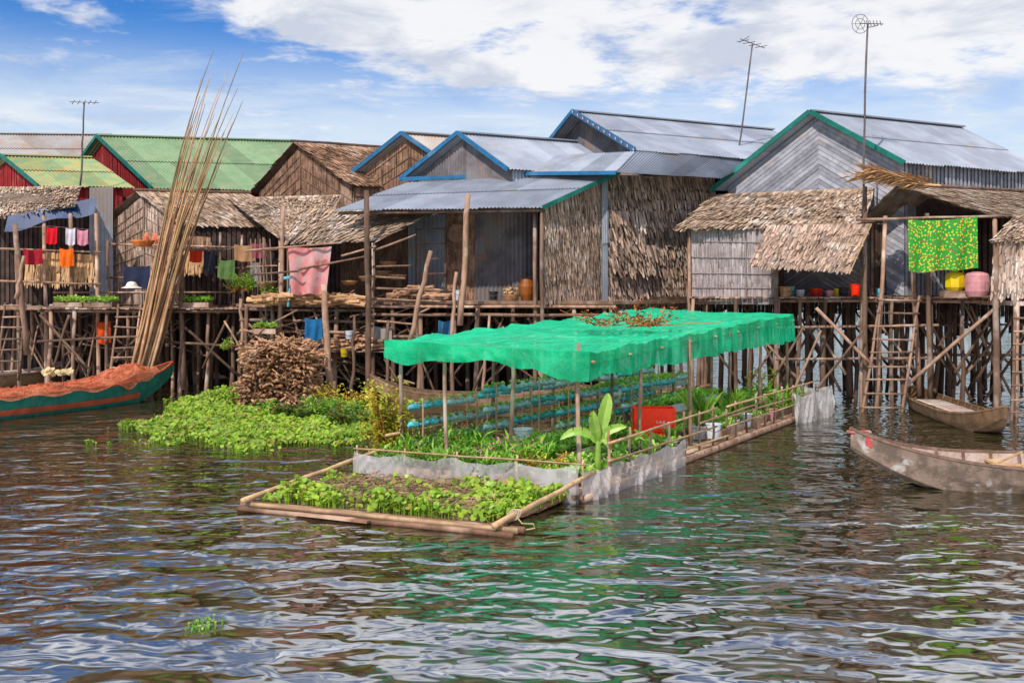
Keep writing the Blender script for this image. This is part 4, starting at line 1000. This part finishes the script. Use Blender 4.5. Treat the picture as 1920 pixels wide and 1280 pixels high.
solo('plant_litter','brown dried plant litter between the hyacinths','litter',m,mat('dry_litter',(.26,.18,.12),(.16,.105,.065),scale=9,r=.9),kind='stuff')
def inpoly(px,py,P):
    c=False; j=len(P)-1
    for i in range(len(P)):
        if (P[i][1]>py)!=(P[j][1]>py) and px<(P[j][0]-P[i][0])*(py-P[i][1])/(P[j][1]-P[i][1])+P[i][0]: c=not c
        j=i
    return c
PP=[G(*q_) for q_ in ((235,802),(330,790),(325,768),(395,742),(455,738),(480,780),(560,780),(700,775),(730,800),(660,822),(580,834),(420,838),(330,826),(270,812))]
PW=[(p_.x,p_.y) for p_ in PP]
def f2():
    x=ru(-10.8,-2.5);y=ru(19.5,34)
    xx=x+.9*NZ.noise(V((x*.9,y*.9,0)))+.4*NZ.noise(V((x*3,y*3,0))); yy=y+1.9*NZ.noise(V((x*.8,y*.8,5)))+.8*NZ.noise(V((x*3,y*3,8)))
    if not inpoly(xx,yy,PW) and not (rnd()<.06 and inpoly(xx*.97-.2,yy+.6,PW)): return None
    return V((x,y,0))
def hf2(p_):
    return .09+.42*math.exp(-((p_.x+8.4)/1.0)**2-((p_.y-29.3)/2.0)**2)+.20*max(0,NZ.noise(V((p_.x*1.2,p_.y*1.2,3)))+.1)+.10*NZ.noise(V((p_.x*4,p_.y*4,3)))
hyacinth('water_hyacinth','floating mat of bright green water hyacinth',f2,60000,.3,.03,.068,hf=hf2)
def f3():
    c=G(380,1172); return V((c.x+random.gauss(0,.09),c.y+random.gauss(0,.09),0))
hyacinth('floating_weed','small clump of weed drifting on the water',f3,40,.04,.010,.022,M_leaf)
for (px,py,rr,n,mt) in ((560,782,(.9,.6,.26),900,M_leafd),(620,782,(.9,.8,.36),1300,M_leaf),(665,800,(.7,.7,.35),900,M_leafd),(500,775,(.5,.5,.22),400,M_leaf),(640,770,(.9,.6,.45),500,M_leafy)):
    shrub('dark_shrub','green bush tangled at the firewood stack',G(px,py),rr,n,.13,mt,22)
def logs(name,label,fn,n,r0,r1,l0,l1,mt=M_fire):
    m=M()
    for i in range(n):
        p_,d=fn(i); L_=ru(l0,l1); r_=ru(r0,r1); d=(V(d)).normalized(); m.tube(p_-d*L_/2,p_+d*L_/2,r_,r_*.9,6,.03,2)
    return solo(name,label,'firewood',m,mt,kind='stuff')
def fw(i):
    z=rnd(); a=ru(-1,1)
    wl=1.0+.10*math.sin(z*7)
    return V((X(528,29.0)+a*.94*wl,29.0+ru(-.6,.6),.0+1.92*z*(1-.16*abs(a)**2.5)+.06*math.sin(a*6))),(ru(-.7,.7) if rnd()<.7 else 1.,-1 if rnd()<.7 else ru(-.5,.5),ru(-.35,.35))
logs('firewood_stack','tall loose stack of cut brushwood sticks',fw,1900,.014,.044,.4,1.15)
def fw2(i):
    u=rnd(); return V((X(480+u*200,31.6),31.6+ru(-.35,.35)-u*.5,fz2+.06+.35*rnd()*(1-abs(u-.5)))),(1,ru(-.7,.7),ru(-.2,.2))
logs('firewood_pile','loose peeled firewood heaped on the deck',fw2,130,.04,.075,.5,1.0,mat('pale_firewood',(.40,.25,.15),(.28,.16,.09),scale=5,r=.8))
def fw3(i):
    u=rnd(); return V((X(735+u*100,31.3),31.3+ru(-.25,.25),fz+.06+.45*rnd()*(1-abs(u-.5)*1.5))),(1,ru(-1,1),ru(-.25,.25))
logs('firewood_pile','small heap of firewood on the porch deck',fw3,60,.035,.065,.5,.9)
def fw4(i):
    u=rnd(); return V((X(620+u*110,31.2),31.2+ru(-.3,.3),1.55+.5*rnd()*(1-abs(u-.5)))),(1,ru(-.6,.6),ru(-.2,.2))
logs('firewood_pile','split wood stored on a shelf under the deck',fw4,80,.03,.055,.5,.9)
def antenna(b_,t_,label,els,dish=False):
    b_=V(b_);t_=V(t_); th=thing('tv_antenna',label,'antenna',tuple(b_),'roof antennas'); tpart(th,'mast',b_,t_,.035,.028,M_ant,jit=.03,segs=6)
    m=M(); 
    for (dx,dz,L_,ang) in els:
        c=t_+V((dx,0,dz)); m.tube(c-V((math.cos(ang)*L_/2,.1,math.sin(ang)*L_/2)),c+V((math.cos(ang)*L_/2,.1,math.sin(ang)*L_/2)),.014,n=5,segs=1)
    if dish:
        c=t_+V((-.22,0,.0))
        for r_ in (.14,.25): m.poly([c+V((r_*math.cos(a/12*6.283),0,r_*1.15*math.sin(a/12*6.283))) for a in range(13)],.009,4)
        for a in range(6): m.tube(c,c+V((.25*math.cos(a*1.05),0,.28*math.sin(a*1.05))),.007,n=4,segs=1)
    part(th,'aerial',m,M_ant)
antenna(drop(W(1617,420,29.4),5.3),W(1627,45,29.4),'tall antenna with round grid dish and bars',[(.12,0,.75,.05)]+[(-.02+.1*k,.02,.2,1.4) for k in range(5)]+[(.15,-.08,.35,.3)],True)
antenna(W(1377,335,36.2),W(1411,82,36.2),'slim leaning antenna with spread crossbars',[(0,0,1.0,-.3)]+[(-.35+.22*k,.1-.07*k,.5,.25) for k in range(4)]+[(-.3,.15,.5,.6)])
antenna(W(150,350,36.5),W(158,192,36.5),'short TV antenna with horizontal bars',[(0,0,1.0,0)]+[(-.4+.2*k,.0,.18,1.5) for k in range(5)])
def cloth(a,b_,h,mt,name,label,folds=4,amp=.06,cat='cloth',taper=0,shift=0,seed=0):
    a=V(a);b_=V(b_); m=M(); n=26; rows=10; d=(b_-a).normalized(); nr=V((-d.y,d.x,0))
    if nr.y>0: nr=-nr
    m.v=[]
    for i in range(n+1):
        for j in range(rows+1):
            u=i/n;t=j/rows; p_=a.lerp(b_,u+(.5-u)*taper*t)-UP*h*t*(1+.05*NZ.noise(V((u*3,0,seed))))+nr*(amp*math.sin(u*folds*6.28+t*1.5+seed)*(.3+.7*t)+.02)+d*shift*t-UP*.05*math.sin(u*math.pi)
            m.v.append(tuple(p_))
    for i in range(n):
        for j in range(rows):
            q_=i*(rows+1)+j; m.f.append([q_,q_+1,q_+rows+2,q_+rows+1]); m.c.append(.5)
    return solo(name,label,cat,m,mt,smooth=True)
def spotmat():
    m,nt,out=base_mat('green_patterned_cloth'); tc=nn(nt,'ShaderNodeTexCoord').outputs['Object']
    v1=nn(nt,'ShaderNodeTexVoronoi'); v1.inputs['Scale'].default_value=14; nt.links.new(tc,v1.inputs['Vector'])
    v2=nn(nt,'ShaderNodeTexVoronoi'); v2.inputs['Scale'].default_value=11; g=nn(nt,'ShaderNodeMapping'); g.inputs['Location'].default_value=(3.3,1.2,5.1); nt.links.new(tc,g.inputs[0]); nt.links.new(g.outputs[0],v2.inputs['Vector'])
    c=mixc(nt,sstep(nt,v1.outputs['Distance'],.42,.30),(.01,.24,.015),(.52,.46,.02))
    c=mixc(nt,sstep(nt,v2.outputs['Distance'],.30,.22),c,(.30,.03,.02))
    p=nn(nt,'ShaderNodeBsdfPrincipled'); nt.links.new(c,p.inputs['Base Color']); p.inputs['Roughness'].default_value=.8; nt.links.new(p.outputs[0],out.inputs[0]); return m
cloth(W(1702,412,28.2),W(1832,406,28.0),1.45,spotmat(),'patterned_cloth','green cloth with red and yellow pattern hung to dry',3,.07)
cloth(W(540,462,31.0),W(622,462,30.9),1.45,mat('faded_pink_cloth',(.42,.17,.16),(.38,.26,.25),(.30,.09,.09),scale=2,r=.3,sc3=2.5),'hanging_cloth','faded pink cloth hanging from a pole',2,.12,taper=.2)
cloth(W(572,595,30.6),W(604,596,30.6),.65,clothm('blue_cloth',(.04,.14,.28)),'hanging_cloth','blue rag hanging below the deck',2,.04)
M_c=[('red_shirt',(.55,.02,.05),88,425,108,456,'bright red shirt'),('white_shirt',(.6,.55,.58),124,427,142,458,'white shirt'),('pink_shirt',(.55,.25,.30),145,430,166,458,'pink shirt'),('maroon_cloth',(.30,.03,.04),44,466,80,494,'maroon cloth'),('orange_cloth',(.7,.16,.02),112,465,138,498,'orange cloth'),('black_cloth',(.02,.02,.03),382,468,404,512,'black trousers'),('red_small_cloth',(.45,.06,.04),356,468,380,490,'red cloth'),('tan_cloth',(.35,.2,.12),440,458,480,488,'brown towel'),('dark_blanket',(.02,.025,.05),232,498,282,540,'dark blue blanket'),('orange_net_rag',(.55,.1,.04),182,602,208,642,'orange rag'),('magenta_cloth',(.22,.06,.08),470,455,500,482,'magenta scarf'),('green_cloth',(.10,.16,.06),408,486,440,520,'olive green cloth'),('grey_cloth',(.25,.24,.24),470,490,490,535,'grey rag')]
for i,(n_,c,x0,y0,x1,y1,lb) in enumerate(M_c):
    d=33.8 if x0<200 else 33.6
    cloth(W(x0,y0,d),W(x1,y0,d),(y1-y0)/F*d,clothm(n_,c),'hanging_cloth',lb+' hung over a veranda pole',2,.04,seed=i)
m=M(); m.poly([W(10,430,33.85),W(90,424,33.85),W(185,432,33.85)],.008,4); solo('clothes_line','thin clothes line strung across the veranda','line',m,M_ant)
m=M(); m.poly([W(340,466,33.65),W(420,468,33.65),W(500,456,33.6)],.012,4); solo('clothes_line','thin clothes line beside the thatched house','line',m,M_ant)
m=M(); thatch(m,W(330,440,34.9),W(395,445,34.8),W(395,510,34.8),W(330,510,34.9),lift=.04,back=False); solo('reed_mat','ragged reed mat hanging on the rail','mat',m,M_weaveb)
m=M(); thatch(m,W(345,470,34.4),W(382,472,34.4),W(380,512,34.4),W(345,512,34.4),lift=.04,back=False); solo('reed_mat','straw mat with frayed lower edge','mat',m,M_drytan)
def goods(nm,cat,label,px,py,d,prof,mt,zbase=None):
    m=M(); c=W(px,py,d)
    if zbase is not None: c=drop(c,zbase)
    m.lathe(c,prof,18); return solo(nm,label,cat,m,mt,smooth=False)
goods('clay_jar','jar','large glazed brown water jar on the porch',988,556,31.6,[(0,0),(.18,0),(.24,.2),(.26,.45),(.2,.62),(.17,.68),(.21,.72),(.16,.7),(.15,.5)],M_brownjar,fz+.01)
goods('white_bowl','bowl','pale basket bowl on the porch deck',958,556,31.3,[(0,0),(.2,0),(.28,.16),(.29,.2),(.24,.18),(0,.1)],M_basket,fz+.01)
m=M()
for i in range(22):
    p_=W(958,556,31.3); p_=drop(p_,fz+.2)+V((ru(-.18,.18),ru(-.12,.12),ru(0,.18))); m.tube(p_,p_+V((ru(-.1,.1),ru(-.1,.1),ru(-.05,.1))),.04,n=5,segs=1)
solo('root_heap','pile of pale roots in the basket','vegetables',m,M_bamb,kind='stuff')
goods('pink_pot','pot','large pink lidded plastic pot',1832,556,28.0,[(0,0),(.24,0),(.31,.15),(.33,.42),(.31,.6),(.27,.66),(.12,.70),(0,.71)],M_pinkp,fr+.03)
m=M(); c=drop(W(1790,535,28.4),fr+.2); m.lathe(c,[(0,0),(.2,0),(.27,.1),(.27,.42),(.22,.5),(.07,.55),(.07,.62),(0,.62)],8); m.poly([c+V((.05,-.02,.58)),c+V((.2,-.02,.62)),c+V((.26,-.02,.45))],.025,5); solo('yellow_jug','yellow plastic water canister with handle','canister',m,M_yel)
m=M(); m.box(drop(W(1790,535,28.4),fr+.03),.7,.4,.17); m.box(drop(W(1790,535,28.2),fr+.0),.6,.1,.12); solo('wooden_box','low worn wooden box under the yellow canister','box',m,M_wood)
for i,(px,mt,r_,h_,lb) in enumerate(((1472,M_basket,.2,.28,'wicker tub'),(1500,M_white,.14,.18,'white plastic tub'),(1530,M_redp,.20,.22,'red plastic tub'),(1556,M_pinkp,.12,.16,'pink plastic bowl'),(1582,M_black,.15,.26,'sooty black pot'),(1604,M_redp,.15,.36,'tall red plastic barrel'),(1650,M_teal,.13,.22,'teal plastic bucket'),(1568,M_yel,.08,.22,'yellow plastic jar'),(1484,M_teal,.10,.28,'blue plastic jar'))):
    bucket(drop(W(px,550,30.2+(i%3)*.35),fr+.03),r_,h_,mt,lb+' stored on the hut porch',handle=i%2==0)
for i,(px,zb,mt,lb) in enumerate(((655,1.9,M_white,'white bucket'),(645,1.35,M_yel,'small yellow bucket'),(372,2.85,M_white,'small white pail'),(352,2.85,M_pinkp,'pink pail'),(600,2.0,M_teal,'teal pail'))):
    bucket((X(px,30.9 if px>500 else 33.6),30.9 if px>500 else 33.6,zb),.13,.24,mt,lb+' hanging about the stilt deck')
m=M(); 
for i in range(7): m.beam(V((X(600,31.3),31.0+i*.12,1.52)),V((X(735,31.0),31.0+i*.12,1.5)),.1,.03)
solo('wooden_shelf','rough shelf slung between posts below the deck','shelf',m,M_wood)
def bask(px,py,d,r_,label,mt=M_basket):
    c=W(px,py,d)
    m=M(); m.lathe(c,[(0,.0),(r_*.7,.02),(r_,r_*.45),(r_*1.02,r_*.6),(r_*.95,r_*.58),(r_*.6,.1),(0,.06)],16); solo('wicker_basket',label,'basket',m,mt,'wicker baskets')
bask(715,520,32.4,.35,'round wicker basket on the kitchen floor'); bask(745,525,32.2,.3,'brown wicker basket by the porch'); bask(690,528,32.2,.3,'wide wicker tray basket')
bask(728,500,32.5,.28,'old wicker basket hung on the wall'); bask(655,535,31.8,.26,'shallow wicker basket near the firewood'); bask(800,545,32.0,.25,'small brown basket behind the rail'); bask(500,540,32.4,.3,'brown fishing basket on the deck')
bask(760,640,31.6,.3,'fishing basket hung under the porch'); bask(830,680,31.8,.28,'round basket tied among the stilts'); bask(560,655,31.5,.25,'brown basket beneath the kitchen deck')
bask(268,463,33.7,.38,'orange-brown woven basket on a rail',solidmat('orange_wicker',(.45,.16,.07),.8)); 
bucket(drop(W(628,548,31.9),fz2+.02),.16,.32,M_teal,'teal bucket beside the hanging cloth')
bucket(drop(W(672,548,31.9),fz2+.02),.15,.3,M_black,'blackened cooking pot on the deck',nm='cooking_pot',cat='pot')
bucket(drop(W(860,552,32.0),fz+.02),.15,.3,M_white,'white pail standing by the doorway')
bucket(drop(W(925,552,32.2),fz+.02),.14,.26,M_black,'sooty pot by the iron wall',nm='cooking_pot',cat='pot')
m=M()
for k in range(5): m.tube(W(470+k*9,448,33.0),W(474+k*9,560,33.0),.02,n=5,jit=.03)
for k in range(3): m.tube(W(462,470+k*30,32.95),W(520,468+k*30,32.95),.02,n=5,jit=.02)
solo('stick_fence','crooked stick fence along the deck edge','fence',m,M_wood)
m=M()
for i in range(4): m.beam(W(780,430+i*28,32.4),W(835,428+i*28,32.4),.25,.03)
for px in (780,835): m.beam(W(px,425,32.4),W(px,550,32.4),.05,.05,up=V((0,1,0)))
solo('wall_shelf','rough plank shelf standing on the porch','shelf',m,M_woodd)
cloth(W(700,610,31.0),W(735,612,31.0),.5,clothm('grey_sack',(.30,.27,.24)),'hanging_cloth','grey sack hanging under the deck',2,.05,seed=31)
cloth(W(822,600,31.0),W(845,600,31.0),.6,clothm('blue_rag',(.06,.14,.24)),'hanging_cloth','blue rag tied under the porch',2,.05,seed=32)
m=M(); c=W(290,455,33.7)
for i in range(40): m.rleaf(c+V((ru(-.35,.35),ru(-.2,.2),ru(-.02,.28))),V((ru(-1,1),-1,1)),.1)
solo('net_bundle','bundle of orange net on the basket','net',m,M_onet)
m=M(); c=W(247,540,33.2); m.lathe(c,[(.34,0),(.2,.06),(.14,.18),(.08,.21),(0,.22)],16); solo('sun_hat','pale straw sun hat','hat',m,solidmat('pale_straw',(.55,.5,.42),.8))
m=M(); c=W(856,437,32.7)
m.lathe(V((0,0,0)),[(0,.02),(.3,.0),(.32,.03),(.3,.04)],18); m.v=[(c.x+x_,c.y-z_,c.z+y_) for x_,y_,z_ in m.v]; solo('winnowing_tray','round dark winnowing tray hung on the wall','tray',m,M_weaveb)
def planter(px0,px1,d,z,label,mt=M_let,h=.25,n=260):
    a=V((X(px0,d),d,z));b_=V((X(px1,d),d,z)); th=thing('planter_box',label,'planter',tuple((a+b_)/2),'boxes of greens on the deck'); m=M()
    m.beam(a+UP*.08,b_+UP*.08,.5,.16); part(th,'box',m,M_wood); m=M()
    for i in range(n):
        p_=a.lerp(b_,rnd())+V((0,ru(-.25,.25),.16)); m.leaf(p_+UP*ru(0,h*.5),V((ru(-1,1),ru(-1,1),ru(.2,1.3))),h*ru(.5,1),h*.4)
    part(th,'greens',m,mt)
planter(105,160,33.7,2.85,'wooden box full of bright green seedlings'); planter(162,215,33.6,2.85,'wooden box of lettuce seedlings'); planter(340,395,33.4,2.85,'low box of green plants on deck',M_leaf)
planter(480,520,31.3,2.05,'box of green herbs slung under the deck',M_let,.25,120)
def bush(px,py,d,r_,n,label,mt=M_leaf):
    shrub('potted_bush',label,W(px,py,d),(r_,r_,r_),n,.11,mt,12,'plant')
bush(457,545,32.8,.45,700,'leafy green bush growing on the deck'); bush(498,555,32.2,.3,350,'small green plant by the deck rail'); bush(425,655,32.6,.22,150,'yellow-green weed rooted on a post',M_let)
bush(438,548,33.0,.3,260,'dull green herbs beside the bush',M_leafd)
m=M(); m.tube(W(545,520,31.2),W(540,575,31.1),.03,n=6,segs=3); m.tube(W(532,522,31.2),W(556,518,31.2),.05,n=6,segs=2); solo('water_pump','small teal hand pump on the deck','pump',m,M_teal)
for i in range(64):
    x0=ru(440,1080) if i%2 else ru(440,720); y0=ru(590,710); m=M(); m.tube(W(x0,y0,ru(30.8,33.5)),W(x0+ru(30,130),y0+ru(-70,60),ru(30.8,33.5)),.026,n=5,jit=.05); solo('loose_pole','loose pole wedged among the stilts','pole',m,M_wood if i%3 else M_woodd,'loose poles under the decks')
for i in range(16):
    x0=ru(60,400); y0=ru(600,690); m=M(); m.tube(W(x0,y0,ru(33.6,35.5)),W(x0+ru(30,110),y0+ru(-60,50),ru(33.6,35.5)),.03,n=5,jit=.05); solo('loose_pole','loose pole wedged among the stilts','pole',m,M_wood if i%2 else M_woodd,'loose poles under the decks')
